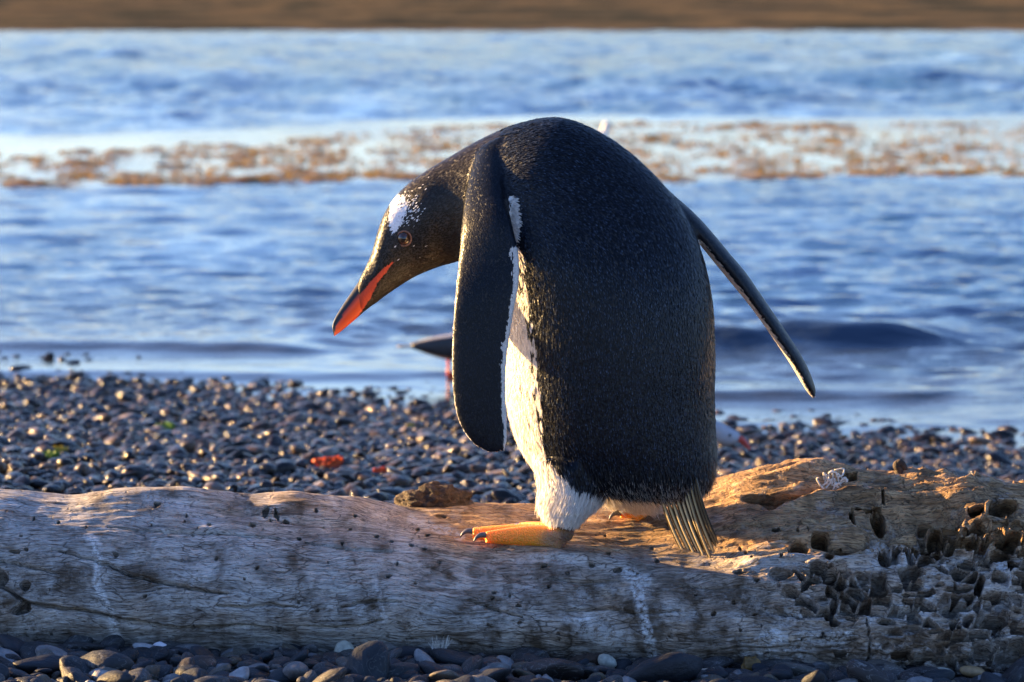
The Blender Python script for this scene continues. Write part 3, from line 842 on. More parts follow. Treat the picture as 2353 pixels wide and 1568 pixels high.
# body from the rump over the back to the beak: left/belly outline, right/back outline, half depth, depth of the centre
BODY = [  # Lx, Ly, Rx, Ry, b, yc
    (1390, 1120, 1510, 1140, .040, .010),
    (1290, 1110, 1600, 1138, .085, .005),
    (1232, 1075, 1634, 1105, .110, .000),
    (1202, 1035, 1646, 1060, .124, .000),
    (1180, 980, 1644, 1000, .134, .000),
    (1163, 890, 1641, 910, .143, .000),
    (1152, 790, 1642, 815, .149, .000),
    (1138, 700, 1637, 705, .150, .000),
    (1120, 630, 1622, 620, .149, .002),
    (1100, 595, 1596, 540, .145, .006),
    (1082, 585, 1548, 455, .138, .012),
    (1070, 588, 1480, 380, .128, .018),
    (1062, 592, 1390, 312, .116, .024),
    (1058, 596, 1290, 272, .104, .030),
    (1052, 600, 1195, 284, .088, .038),
    (1040, 604, 1110, 318, .072, .050),
    (1012, 612, 1035, 360, .061, .054),
    (980, 624, 975, 396, .055, .050),
    (950, 638, 932, 428, .048, .047),
    (922, 655, 903, 460, .044, .041),
    (898, 671, 881, 496, .040, .034),
    (880, 684, 866, 540, .034, .027),
    (866, 695, 855, 580, .028, .021),
    (852, 705, 842, 610, .0215, .015),
    (838, 716, 830, 634, .016, .009),
    (824, 722, 822, 652, .010, .005),
]
Q = catmull(np.array(BODY, float), 130)
def sect(Q):
    L = np.array([wp(a[0], a[1], a[5]) for a in Q]); Rr = np.array([wp(a[2], a[3], a[5]) for a in Q])
    C = (L + Rr) / 2
    B = np.zeros_like(C); B[:, 1] = -Q[:, 4]
    return C, L - C, B
C, A, B = sect(Q)
parts, info = [], []                                       # info rows: part, theta, s, tangent towards the tail / tip
def add_part(pid, C, A, B, nt, tang, p=1.0):
    V, F, th, s = tube(C, A, B, nt, p)
    T = np.vstack([np.repeat(tang, nt, axis=0), tang[0], tang[-1]])
    parts.append((V, F)); info.append(np.hstack([np.full((len(V), 1), pid), th[:, None], s[:, None], T]))
def unit(v): return v / (np.linalg.norm(v, axis=-1, keepdims=True) + 1e-12)
add_part(0, C, A, B, 72, -unit(np.gradient(C, axis=0)))
# left flipper (towards the camera): front edge, rear edge, their depths, half thickness
FL = [(1150, 352, 1194, 352, .030, .000, .030), (1108, 374, 1172, 378, .030, -.016, .030), (1086, 420, 1164, 418, -.008, -.052, .026), (1073, 465, 1162, 455, -.042, -.082, .021), (1065, 520, 1170, 500, -.074, -.111, .0165), (1056, 600, 1190, 580, -.096, -.124, .0130),
      (1046, 690, 1192, 650, -.115, -.133, .0100), (1040, 780, 1177, 735, -.119, -.137, .0092), (1039, 860, 1164, 825, -.121, -.140, .0085), (1046, 935, 1162, 905, -.123, -.141, .0078),
      (1064, 988, 1164, 968, -.125, -.142, .0068), (1092, 1022, 1164, 1008, -.127, -.142, .0058), (1124, 1040, 1158, 1034, -.132, -.141, .004)]
Qf = catmull(np.array(FL, float), 90)
L = np.array([wp(a[0], a[1], a[4]) for a in Qf]); Rr = np.array([wp(a[2], a[3], a[5]) for a in Qf])
C = (L + Rr) / 2; T = unit(np.gradient(C, axis=0)); Af = L - C
Bn = unit(np.cross(T, Af)); Bn *= np.sign(-Bn[:, 1])[:, None]
add_part(1, C, Af, Bn * Qf[:, 6:7], 48, T, 0.65)
# right flipper: upper edge, lower edge, centre depth, half chord in depth
FR = [(1400, 330, 1430, 480, .030, .055), (1480, 378, 1490, 470, .030, .052), (1540, 436, 1535, 505, .034, .048), (1597, 487, 1570, 535, .040, .045), (1636, 530, 1602, 560, .046, .043), (1680, 583, 1642, 608, .052, .042),
      (1716, 626, 1678, 652, .058, .041), (1762, 694, 1718, 700, .064, .039), (1809, 764, 1768, 768, .070, .036), (1850, 830, 1814, 836, .076, .031), (1873, 888, 1850, 895, .080, .022), (1873, 912, 1866, 914, .082, .008)]
Qr = catmull(np.array(FR, float), 80)
L = np.array([wp(a[0], a[1], a[4]) for a in Qr]); Rr = np.array([wp(a[2], a[3], a[4]) for a in Qr])
C = (L + Rr) / 2; T = unit(np.gradient(C, axis=0))
Ar = (L - C); tk_ = np.linalg.norm(Ar, axis=1)
Br = np.stack([-0.22 * np.ones(len(C)), -np.ones(len(C)), 0.16 * np.ones(len(C))], 1); Br = unit(Br) * Qr[:, 5:6]
add_part(2, C, Ar * 0.86, Br, 36, T)
# legs
def leg(rowsL, pid):
    Ql = catmull(np.array(rowsL, float), 40)
    C, A, B = sect(Ql)
    add_part(pid, C, A, B, 36, unit(np.gradient(C, axis=0)))
leg([(1220, 1040, 1420, 1060, .075, -.040), (1234, 1090, 1420, 1100, .060, -.050), (1239, 1125, 1400, 1135, .050, -.058), (1241, 1155, 1374, 1164, .044, -.064), (1244, 1180, 1348, 1190, .038, -.068), (1250, 1198, 1330, 1210, .032, -.068), (1262, 1206, 1318, 1216, .022, -.068)], 3)
leg([(1330, 1070, 1560, 1070, .080, .060), (1345, 1110, 1545, 1110, .066, .070), (1372, 1142, 1530, 1150, .048, .080), (1400, 1160, 1515, 1170, .030, .085), (1430, 1170, 1500, 1178, .014, .088)], 4)
BV, BF = join(parts); BI = np.vstack(info)
kd = kdtree.KDTree(len(BV))
for i, p in enumerate(BV): kd.insert(p, i)
kd.balance()
bme = remesh(BV, BF, 0.0028, 7, 0.5)
bme.name = 'body'
PV = coords(bme)
def look(P):
    idx = np.array([kd.find(p)[1] for p in P])
    return BI[idx]
PATCH = [(896, 462), (908, 449), (930, 452), (934, 478), (938, 500), (918, 522), (903, 541), (893, 522), (893, 488)]
ORANGE = [(906, 600), (886, 628), (869, 647), (851, 686), (820, 732), (788, 760), (766, 774), (773, 748), (793, 717), (821, 683), (852, 648), (880, 618)]
def pigment(P, I, r):
    """colour, paleness and kind of plumage at points P"""
    n = len(P)
    u, v = proj(P)
    pid, th, s = I[:, 0], np.degrees(I[:, 1]), I[:, 2]
    j1 = pn(np.stack([u / 9, v / 26, 0 * u], 1)); j2 = pn(np.stack([u / 40, v / 40, 0 * u + 3], 1))
    dark = np.array([0.0028, 0.0038, 0.0066])
    C = np.tile(dark, (n, 1)) * (0.75 + 0.6 * r[:, None])
    C += (r[:, None] > 0.8) * np.array([0.003, 0.004, 0.008])
    pale = np.zeros(n)
    lim = np.interp(v, [400, 480, 560, 650, 760, 900, 1000, 1060, 1100, 1130], [58, 60, 58, 46, 44, 46, 43, 40, 44, 60])
    w0 = (pid == 0) & (((th < lim + 7 * j1) & (v > 440)) | (th > 188 + 4 * j1)) & ((s < 0.62) | ((v > 455) & (u > 1120)))
    w0 |= (pid == 0) & (s < 0.03)
    w0 |= (pid == 0) & (th < 140) & (((u - 1176) / (17 + 4 * j1)) ** 2 + ((v - 508) / 58) ** 2 < 1)
    wl = (pid >= 3) & ~((pid == 3) & (th < 200) & (u > 1258 + (v - 1055) * 0.95 + 16 * j1) & (v < 1132 + 26 * j1))
    bk = (pid == 1) & (((th > 186) & (th < 350) & (v > 565)) | (np.abs(th - 180) < 28 + 10 * j1) & (v > 565) | (((th < 9) | (th > 340)) & (v > 500)))
    bk2 = (pid == 2) & ((th > 115) & (th < 262)) & (s > 0.22)
    wh = w0 | wl | bk | bk2
    C[wh] = np.array([0.78, 0.74, 0.70]) * (0.85 + 0.25 * r[wh, None]); pale[wh] = 1
    head = (pid == 0) & (s > 0.66)
    ip = inpoly(u, v, PATCH) & head & ((r > 0.12) | (u < 912)) & ~((u + 0.4 * v > 1128) & (r < 0.45))
    cx = np.hypot((u - 932) / 46, (v - 482) / 46)
    spk = head & (r > 0.42 + 0.55 * cx) & (u > 905) & (v < 600) & (u < 1010)
    spk |= head & (r > 0.994) & (u > 900) & (u < 1000) & (v < 680)
    whh = ip | spk
    C[whh] = (0.80, 0.79, 0.80); pale[whh] = 0.6
    br = head & ~whh                                       # browner head, pale flecks under the chin
    C[br] = np.array([0.015, 0.012, 0.010]) * (0.7 + 0.7 * r[br, None])
    ch = head & ~whh & (v > 640 - (u - 1000) * 0.35) & (r > 0.55) & (u > 880)
    C[ch] = np.array([0.20, 0.15, 0.11]) * (0.5 + r[ch, None])
    org = head & inpoly(u, v, ORANGE)
    C[org] = (0.62, 0.055, 0.012)
    skin = (pid == 3) & (v > 1212)
    C[skin] = (0.09, 0.07, 0.055); pale[skin] = 0
    return C, pale, org, u, v
IV = look(PV)
Cb, pb, _, _, _ = pigment(PV, IV, np.full(len(PV), 0.4))
set_col(bme, 'col', Cb); set_f(bme, 'pale', pb)
bme.materials.clear(); bme.materials.append(M['skin'])
bme.vertices.foreach_set('co', (PV - ORG).astype(np.float32).ravel()); bme.update()
body = link(bpy.data.objects.new('body', bme), peng)

# plumage: short overlapping feathers lying along the body
bme.calc_loop_triangles()
tri = np.empty(len(bme.loop_triangles) * 3, dtype=np.int32); bme.loop_triangles.foreach_get('vertices', tri); tri = tri.reshape(-1, 3)
vn = np.empty(len(PV) * 3, dtype=np.float32); bme.vertices.foreach_get('normal', vn); vn = vn.reshape(-1, 3).astype(float)
area = 0.5 * np.linalg.norm(np.cross(PV[tri[:, 1]] - PV[tri[:, 0]], PV[tri[:, 2]] - PV[tri[:, 0]]), axis=1)
pidT = IV[tri[:, 0], 0]
wgt = area * np.where((pidT == 1) | (pidT == 2), 2.6, 1.0) * np.where(vn[tri[:, 0], 1] > 0.35, 0.55, 1.0)
fr = np.random.default_rng(5)
def feathers(n, wgt, mode):
    ti = fr.choice(len(tri), n, p=wgt / wgt.sum())
    a, b = fr.random(n), fr.random(n); f = a + b > 1; a[f], b[f] = 1 - a[f], 1 - b[f]
    t = tri[ti]; w = np.stack([1 - a - b, a, b], 1)
    P = (PV[t] * w[:, :, None]).sum(1); N = unit((vn[t] * w[:, :, None]).sum(1))
    I = IV[t[:, 0]]
    r = fr.random(n)
    C, pale, org, u, v = pigment(P, I, r)
    T = I[:, 3:6]; T = unit(T - (T * N).sum(1)[:, None] * N)
    T = unit(T + fr.normal(0, 0.09, (n, 3))); T = unit(T - (T * N).sum(1)[:, None] * N)
    S_ = np.cross(N, T)
    pid = I[:, 0]
    ln = np.full(n, .0088); wd = np.full(n, .0018); lift = fr.normal(.11, .035, n)
    fl = (pid == 1) | (pid == 2); ln[fl] = .0050; wd[fl] = .0016; lift[fl] *= 0.6
    hd = (pid == 0) & (I[:, 2] > 0.66); ln[hd] = .0058; wd[hd] = .0017; lift = np.where(hd, lift * 0.6, lift)
    k = sstep(0.80, 0.62, I[:, 2]) * (pid == 0); ln = np.where(hd, .0050 + .0040 * k, ln)
    lg = (pid >= 3) | ((pid == 0) & (pale > 0.5) & (v > 880)); ln[lg] = .015; wd[lg] = .0016; lift[lg] = fr.normal(.16, .08, lg.sum())
    ln = np.where((pid == 3) & (v > 1170), ln * 0.6, ln)
    C2 = C * (1.0 + 0.5 * fr.random(n)[:, None]) + np.array([0.026, 0.036, 0.056]) * (fr.random(n) ** 4 * 2.8 * (pale < 0.5) * np.where(hd | fl, 0.2, 1.0))[:, None]  # bluish highlights put into the tip colour of dark feathers
    if mode == 'fringe':
        ln[:] = fr.uniform(.008, .022, n) * (0.6 + 0.5 * sstep(1060, 1120, v)); wd[:] = .0009; lift = fr.normal(.24, .14, n)
        ln = np.where((pid == 3) & (v > 1165), ln * 0.55, ln)
        wt = (fr.random(n) < 0.85 * sstep(1075, 1135, v)) | (pale > 0.5)
        C2 = np.where(wt[:, None], np.array([0.60, 0.56, 0.52]), np.array([0.045, 0.044, 0.048])); pale = np.maximum(pale, wt * 0.8)
    keep = ~org & ~((pid == 3) & (v > 1206 + (u - 1260) * 0.12))
    ln *= fr.uniform(0.75, 1.2, n); wd *= fr.uniform(0.8, 1.2, n)
    up = lambda h: N * (h * ln)[:, None]
    ro = P - T * (ln * 0.25)[:, None] + N * -0.0004
    mi = P + T * (ln * 0.35)[:, None] + up(lift * 0.8)
    ti_ = P + T * (ln * 0.80)[:, None] + up(lift * 1.05)
    tw = (fr.normal(0, 0.14, n) * np.where(hd | fl, 0.4, 1))[:, None] * N
    sd = unit(S_ + tw) * (wd * 0.5)[:, None]
    V = np.stack([ro - sd * 0.7, ro + sd * 0.7, mi - sd, mi + sd, ti_ - sd * 0.25, ti_ + sd * 0.25], 1)[keep]
    c = np.stack([C, C, C, C, C2, C2], 1)[keep]; p = np.repeat(pale[keep][:, None], 6, 1)
    return V, c, p
sets = [feathers(150000, wgt, 'coat')]
ub, vb = proj(PV)
fz = ((IV[:, 0] == 0) & (vb > 1050) & (vb < 1150) & (ub > 1270)).astype(float) * sstep(1045, 1110, vb) + ((IV[:, 0] == 3) & (vb > 1120) & (vb < 1192)) * 0.8 + ((IV[:, 0] == 4) & (vb > 1110)) * 0.6 + ((IV[:, 0] == 0) & (vb > 1000) & (ub > 1600)) * 0.5
sets.append(feathers(15000, area * fz[tri[:, 0]], 'fringe'))
FVv = np.concatenate([s[0] for s in sets]); FCc = np.concatenate([s[1] for s in sets]); FPp = np.concatenate([s[2] for s in sets])
nf = len(FVv); base = np.arange(nf)[:, None] * 6
quad = np.concatenate([base + np.array([[0, 1, 3, 2]]), base + np.array([[2, 3, 5, 4]])], 0)
pl = mesh_obj('plumage', FVv.reshape(-1, 3) - ORG, quad, M['feather'], peng, smooth=False)
set_col(pl.data, 'col', FCc.reshape(-1, 3)); set_f(pl.data, 'pale', FPp.ravel())
pl['kind'] = 'stuff'

# beak
BK = [(880, 672, 868, 588, .020), (864, 690, 852, 604, .0185), (850, 704, 838, 624, .016), (832, 722, 820, 652, .0135), (812, 739, 801, 680, .0110), (794, 754, 784, 706, .0085), (780, 765, 770, 730, .0060), (771, 771, 764, 748, .0035), (768, 773, 765, 762, .0012)]
Qb = catmull(np.array([(a, b, c, d, e, .025 - .044 * k / 8) for k, (a, b, c, d, e) in enumerate(BK)], float), 44)
C, A, B = sect(Qb)
Vb, Fb, thb, sb = tube(C, A * 0.97, B, 28)
gs = np.abs(np.abs(np.degrees(thb) - 180) - 90)            # mandible seam
seam = np.exp(-((np.abs(((np.degrees(thb) + 360) % 360) - 112) / 10) ** 2)) + np.exp(-((np.abs(((np.degrees(thb) + 360) % 360) - 248) / 10) ** 2))
ub2, vb2 = proj(Vb)
bk = mesh_obj('beak', Vb - ORG, Fb, M['beak'], peng)
og = inpoly(ub2, vb2, ORANGE)
cb = np.where(og[:, None], np.array([[0.74, 0.062, 0.004]]) , np.array([[0.014, 0.013, 0.014]]))
lo = og & (np.degrees(thb) % 360 > 100) & (np.degrees(thb) % 360 < 260)
cb[lo] = (0.60, 0.045, 0.005)
cb = cb * (1 - 0.55 * np.clip(seam, 0, 1))[:, None]
set_col(bk.data, 'col', cb)

# eye
def uv_sphere(c, r, nt=20, ns=14, sy=1.0):
    V, F = [], []
    for i in range(ns + 1):
        ph = math.pi * i / ns
        for j in range(nt):
            a = 2 * math.pi * j / nt
            V.append((c[0] + r * math.sin(ph) * math.cos(a), c[1] - r * math.cos(ph) * sy, c[2] + r * math.sin(ph) * math.sin(a)))
    for i in range(ns):
        for j in range(nt):
            k = (j + 1) % nt
            F.append((i*nt + j, (i+1)*nt + j, (i+1)*nt + k, i*nt + k))
    return np.array(V), F
def surf_y(x, y, lo=-0.1):
    uu, vv = proj(PV)
    m = (np.hypot(uu - x, vv - y) < 5) & (PV[:, 1] < 0.05) & (IV[:, 0] == 0)
    return PV[m, 1].min() if m.any() else 0.02
ey = surf_y(928, 548)
tE = NT('eye_brown'); tE.set(Base_Color=tE.attr('col'), Roughness=0.06); tE.b.inputs['Coat Weight'].default_value = 0.6
ec = wp(928, 548, ey + 0.0045)
Ve, Fe = uv_sphere(ec, 0.0106)
eye = mesh_obj('eye', Ve - ORG, Fe, tE.m, peng)
rr = np.hypot(Ve[:, 0] - ec[0], Ve[:, 2] - ec[2]) / 0.0106
set_col(eye.data, 'col', np.where((rr < 0.42)[:, None], np.array([[0.004, 0.003, 0.003]]), np.array([[0.045, 0.017, 0.007]])))
a = np.linspace(0, 2 * math.pi, 29)
ring = np.stack([ec[0] + 0.0108 * np.cos(a), np.full(29, ey + 0.0008), ec[2] + 0.0108 * np.sin(a)], 1)
Vr, Fr = sweep(ring, np.full(29, 0.0014), 8)
mesh_obj('eye_ring', Vr - ORG, Fr, mat_simple('eye_ring_skin', (0.22, 0.10, 0.06), 0.5, 0.3, 300, 0.0004), eye)

# feet
def foot(ax, ay, Yf, toes, name, heel=True, fs=1.0):
    """ankle column/row at depth Yf; toes: (column, row, depth)"""
    pts = []
    an = wp(ax, ay, Yf)
    hl = wp(ax + 6, ay + 22, Yf)
    prts = [sweep([an + (0, 0, .014), an + (.002, 0, .002), hl + (0, 0, .004)], [.020 * fs, .025 * fs, .019 * fs], 16, 10)]
    cl = []
    for tx, ty, tY in toes:
        tp = wp(tx, ty, tY)
        kn = hl * 0.70 + tp * 0.30 + np.array([0, 0, .008]); k2 = hl * 0.35 + tp * 0.65 + np.array([0, 0, .005])
        prts.append(sweep([hl + (0, 0, .006), kn, k2, tp], [.0185 * fs, .0165 * fs, .0130 * fs, .0085 * fs], 14, 16))
        dr = unit(tp - hl)
        cl.append((tp, dr))
    # webs
    for (a, _), (b, _) in zip(cl[:-1], cl[1:]):
        m = (a + b) / 2 * 0.72 + hl * 0.28
        h = np.array([0, 0, .004])
        tri_ = [hl + h, a * 0.85 + hl * 0.15, b * 0.85 + hl * 0.15]
        top = [p + (0, 0, .0035) for p in tri_]; bot = [p - (0, 0, .0035) for p in tri_]
        prts.append((np.array(top + bot), [(0, 1, 2), (5, 4, 3), (0, 3, 4, 1), (1, 4, 5, 2), (2, 5, 3, 0)]))
    V, F = join(prts)
    me = remesh(V, F, 0.0016, 5, 0.5)
    P = coords(me); u, v = proj(P)
    tt = np.clip((u - min(t[0] for t in toes)) / (ax - min(t[0] for t in toes)), 0, 1.3)
    c = np.array([[0.95, 0.34, 0.018]]) * np.ones((len(P), 1))
    low = sstep(0.004, -0.012, P[:, 2] - hl[2]) * 0.6                     # paler sole, dark heel
    c = c * (1 - low[:, None]) + np.array([[0.42, 0.20, 0.10]]) * low[:, None]
    hd = sstep(ax - 55, ax - 15, u) * sstep(.030, .018, P[:, 2] - hl[2]) * (0.9 if heel else 0)
    hd = np.clip(hd + 0.25 * pn(P * 120) * hd, 0, 1)
    c = c * (1 - hd[:, None]) + np.array([[0.36, 0.21, 0.12]]) * hd[:, None]
    hd = sstep(ax + 2, ax + 26, u + 14 * pn(P * 90)) * (0.9 if heel else 0)
    c = c * (1 - hd[:, None]) + np.array([[0.075, 0.060, 0.050]]) * hd[:, None]
    me.materials.clear(); me.materials.append(M['foot'])
    me.vertices.foreach_set('co', (P - ORG).astype(np.float32).ravel()); me.update()
    set_col(me, 'col', c)
    o = link(bpy.data.objects.new('foot', me), peng)
    for tp, dr in cl:
        d2 = np.array([dr[0], dr[1], 0])
        Vc, Fc = sweep([tp - dr * .004 + (0, 0, .003), tp + d2 * .007 + (0, 0, .0035), tp + d2 * .014 + (0, 0, .000), tp + d2 * .018 + (0, 0, -.006)], [.0044, .0038, .0024, .0007], 10, 14)
        mesh_obj('claw', Vc - ORG, Fc, M['claw'], o)
    return o
foot(1278, 1229, -.068, [(1116, 1235, -.094), (1086, 1226, -.064), (1196, 1214, .000)], 'near')
foot(1468, 1170, .092, [(1425, 1184, .080), (1432, 1180, .11), (1444, 1176, .13)], 'far', False, 0.6)

# tail: stiff quills
tr = np.random.default_rng(9)
TB = [(1512, 1118, 1577, 1284), (1522, 1114, 1590, 1280), (1532, 1108, 1600, 1286), (1543, 1102, 1608, 1276), (1553, 1098, 1618, 1283), (1562, 1096, 1628, 1279), (1571, 1094, 1634, 1290), (1580, 1092, 1640, 1272), (1589, 1092, 1645, 1258), (1597, 1096, 1648, 1250)]
for k, (x0, y0, x1, y1) in enumerate(TB):
    fx = (x0 - 1512) / 85; Ya = -.050 - .030 * fx + tr.normal(0, .0012); Yb = -.028 - .045 * fx + .0012 * (k % 2)
    n = 22
    t = np.linspace(0, 1, n)
    P0, P1_ = wp(x0, y0, Ya), wp(x1, y1, Yb)
    ctr = P0[None] * (1 - t)[:, None] + P1_[None] * t[:, None] + np.stack([-.004 * np.sin(np.pi * t), -.004 * np.sin(np.pi * t), 0 * t], 1)
    Tn = unit(np.gradient(ctr, axis=0))
    sd = unit(np.cross(Tn, np.array([-0.62, -0.75, 0.15])))
    nm = unit(np.cross(sd, Tn)); nm *= np.sign(-nm[:, 1:2])
    w = .0042 * np.minimum(1, 0.55 + 1.2 * t) * np.clip((1.02 - t) / .10, 0.15, 1)
    prof = [(-1, -.35, .0), (-.75, -.05, .15), (-.35, .30, .9), (0, .55, 1), (.15, .20, .1), (.6, -.20, 0), (1, -.60, 0)]
    V, sh = [], []
    for i in range(n):
        for a_, h_, g_ in prof:
            V.append(ctr[i] + sd[i] * w[i] * a_ + nm[i] * .0013 * h_); sh.append(g_)
    m = len(prof); F = []
    for i in range(n - 1):
        for j in range(m - 1): F.append((i*m + j, i*m + j + 1, (i+1)*m + j + 1, (i+1)*m + j))
    o = mesh_obj('tail_feather', np.array(V) - ORG, F, M['tail'], peng)
    set_f(o.data, 'shaft_glint', np.array(sh) * (1.0 if k < 6 else 0.6 if k < 8 else 0.12))  # painted glint strong on the left quills, weak on the right
    so = o.modifiers.new('thick', 'SOLIDIFY'); so.thickness = 0.0007

# ------------------------------------------------------------------ other birds
def gull(name, loc, facing, label, mats, scale=1.0, head_low=False, legs=True, neck_up=0.0):
    """a bird facing +x before turning; body about 0.40 m long"""
    root = empty(name, loc); root.rotation_euler = (0, 0, facing); root.scale = (scale,) * 3
    tag(root, label, 'bird')
    z0 = 0.048 if legs else -0.015
    hx, hz = (0.20, z0 + 0.045) if head_low else (0.15, z0 + 0.135 + neck_up)
    ctr = [(-0.20, 0, z0 + .055), (-0.14, 0, z0 + .052), (-0.06, 0, z0 + .048), (0.03, 0, z0 + .050), (0.09, 0, z0 + .062), (0.125, 0, z0 + .080 if not head_low else z0 + .062), ((hx + .125) / 2, 0, (hz + z0 + .085) / 2), (hx, 0, hz), (hx + .026, 0, hz - .003), (hx + .036, 0, hz - .006)]
    rad = [.006, .028, .046, .052, .046, .036, .026, .027, .018, .007]
    V, F = sweep(ctr, rad, 20, 50, 0.95)
    mesh_obj('body', V, F, mats[0], root)
    for s in (-1, 1):                                      # folded wings
        n = 16; V = []; F = []
        pts = catmull(np.array([(.085, .046, .066, .018), (.03, .054, .066, .036), (-.06, .050, .060, .036), (-.15, .030, .058, .022), (-.20, .012, .056, .008)], float), n)
        for x_, y_, z_, h_ in pts:
            for kk in range(8):
                a_ = 2 * math.pi * kk / 8
                V.append((x_, s * (y_ + .007 * math.cos(a_)), z0 + z_ + h_ * math.sin(a_) - 0.2 * h_))
        for i in range(n - 1):
            for kk in range(8): F.append((i*8 + kk, i*8 + (kk+1) % 8, (i+1)*8 + (kk+1) % 8, (i+1)*8 + kk))
        F += [tuple(range(8)), tuple(range((n-1)*8, n*8))]
        mesh_obj('wing', V, F, mats[1], root)
        Ve, Fe = uv_sphere((hx + .010, s * .024, hz + .006), .0042, 10, 8)
        mesh_obj('eye', Ve, Fe, M['black'], root)
        if legs:
            V, F = sweep([(-.075, s * .022, z0 + .015), (-.071, s * .022, .035), (-.075, s * .022, 0.0)], [.005, .0034, .0034], 8, 8)
            V2, F2 = sweep([(-.075, s * .022, .003), (-.03, s * .022, .002)], [.006, .012], 8, 6, 0.25)
            mesh_obj('leg', *join([(V, F), (V2, F2)]), mats[2], root)
    dn = -.022 if head_low else -.006
    V, F = sweep([(hx + .022, 0, hz - .004), (hx + .040, 0, hz - .008), (hx + .056, 0, hz - .010 + dn * .6), (hx + .066, 0, hz - .014 + dn)], [.0105, .0095, .0075, .002], 12, 16)
    mesh_obj('beak', V, F, mats[2], root)
    n = 5; V, F = [], []
    for i in range(n):
        yy = (i / (n - 1) - .5) * .06
        V += [(-.16, yy * .5, z0 + .058), (-.25 + abs(yy) * .3, yy, z0 + .055), (-.16, yy * .5, z0 + .050), (-.25 + abs(yy) * .3, yy, z0 + .050)]
    for i in range(n - 1):
        b = 4 * i; F += [(b, b+1, b+5, b+4), (b+2, b+6, b+7, b+3), (b+1, b+3, b+7, b+5)]
    mesh_obj('tail', V, F, mats[3], root)
    return root
gm = (M['gullgrey'], M['gulldark'], M['gullred'], M['gulldark'])
Yg_ = 6.15
p = wp(1078, 862, Yg_); gull('shore_gull', (p[0], Yg_, p[2]), R(6), 'dark winged gull on red legs at the waters edge, half behind the flipper', gm, 0.95)
Yg_ = 3.1
p = wp(1505, 1000, Yg_); gull('foraging_gull', (p[0], Yg_, float(beach_z(p[0], Yg_)[0]) + .01), R(-6), 'pale headed gull with a red bill on the pebbles behind the penguins right side', gm, 0.85, True)
Yg_ = 27.5
p = wp(1352, 330, Yg_); gull('swimming_bird', (p[0], Yg_, SEA), R(0), 'white necked bird swimming in the kelp behind the penguins back', (M['gullwhite'], M['gullgrey'], M['brownweed'], M['gullwhite']), 1.15, False, False, 0.03)

# ------------------------------------------------------------------ small things on the log and the beach
def lump_mesh(size, seed, fib=(40, 160, 160), amp=0.25, sub=4):
    bm = bmesh.new(); bmesh.ops.create_icosphere(bm, subdivisions=sub, radius=1.0)
    P = np.array([v.co[:] for v in bm.verts]) * np.array(size)
    rel = unit(P)
    P = P * (1 + amp * fbm(rel * 2.2 + seed, 3))[:, None] + rel * (0.14 * min(size) * fbm(P * np.array(fib) + seed, 4, 0.65))[:, None]
    F = [tuple(v.index for v in f.verts) for f in bm.faces]
    bm.free()
    return P, F
def scrap_mesh(L, W, seed, crump=0.4, n=14):
    """crumpled frond"""
    r = np.random.default_rng(seed)
    t = np.linspace(-1, 1, n); X, Y = np.meshgrid(t, t)
    w = np.clip(1 - X.ravel() ** 2, 0.05, 1) ** 0.5 * (1 + 0.4 * pn(np.stack([X.ravel() * 3, Y.ravel() * 3, np.full(n*n, seed)], 1)))
    P = np.stack([X.ravel() * L / 2, Y.ravel() * w * W / 2, np.zeros(n * n)], 1)
    q = np.stack([X.ravel() * 1.8, Y.ravel() * 1.5, np.full(n * n, seed * 1.7)], 1)
    P[:, 2] = crump * W * (np.abs(fbm(q, 3)) + 0.25 * (1 - Y.ravel() ** 2)); P[:, 1] += 0.25 * W * pn(q + 4)
    return P, gridF(n, n)
def place(name, V, F, mat, loc, rot, label, cat, thick=0.0, group=None):
    o = mesh_obj(name, V, F, mat); o.location = loc; o.rotation_euler = rot
    if thick:
        s = o.modifiers.new('thick', 'SOLIDIFY'); s.thickness = thick
    return tag(o, label, cat, group)
def on_beach(xc, rw):
    """where the ray through a pixel meets the beach"""
    lo, hi = 0.3, 9.0
    for _ in range(40):
        m = (lo + hi) / 2; p = wp(xc, rw, m)
        if p[2] > beach_z(p[0], m)[0] + 0.012: lo = m
        else: hi = m
    p = wp(xc, rw, lo); return np.array([p[0], lo, p[2]])
# lump of bark behind the crest of the log
Yb_ = 0.17
p = wp(1000, 1152, Yb_)
V, F = lump_mesh((.057, .030, .026), 3.0, (25, 120, 120), 0.45, 5)
V[:, 2] *= np.where(V[:, 0] < -0.02, 0.75, 1.0)
place('bark_chunk', V, F, M['bark'], p, (0, 0.06, 0), 'dark fibrous lump of bark on the back edge of the log', 'bark')
# bleached root tangle on the log's rotten end
rt = np.random.default_rng(77); prts = []
cy = wp(1932, 1112, -.02)
for k in range(26):
    a0 = rt.normal(0, 1, 3) * np.array([.014, .005, .014]); pts = [a0]
    for _ in range(4): pts.append(pts[-1] + rt.normal(0, 1, 3) * np.array([.011, .005, .011]))
    prts.append(sweep(pts, [.0018, .0026, .0022, .0026, .0014], 8, 18))
prts.append(sweep([(.018, -.004, .012), (.030, -.006, .022), (.035, -.004, .004), (.032, -.002, -.014)], [.003, .004, .004, .003], 8, 16))
V, F = join(prts); V *= 0.55
j = int(np.argmin(np.abs(LOGP[nV // 2, :, 0] - cy[0])))
uu, vv = proj(LOGP[:, j]); kk = np.argmin(np.abs(vv - 1112) + (q > 8.3) * 1e4)
place('root_tangle', V, F, M['pale'], LOGP[kk, j] + np.array([0, -.002, -.002]), (0, 0, 0), 'knot of pale bleached worm tubes on top of the rotten log end', 'root tangle')
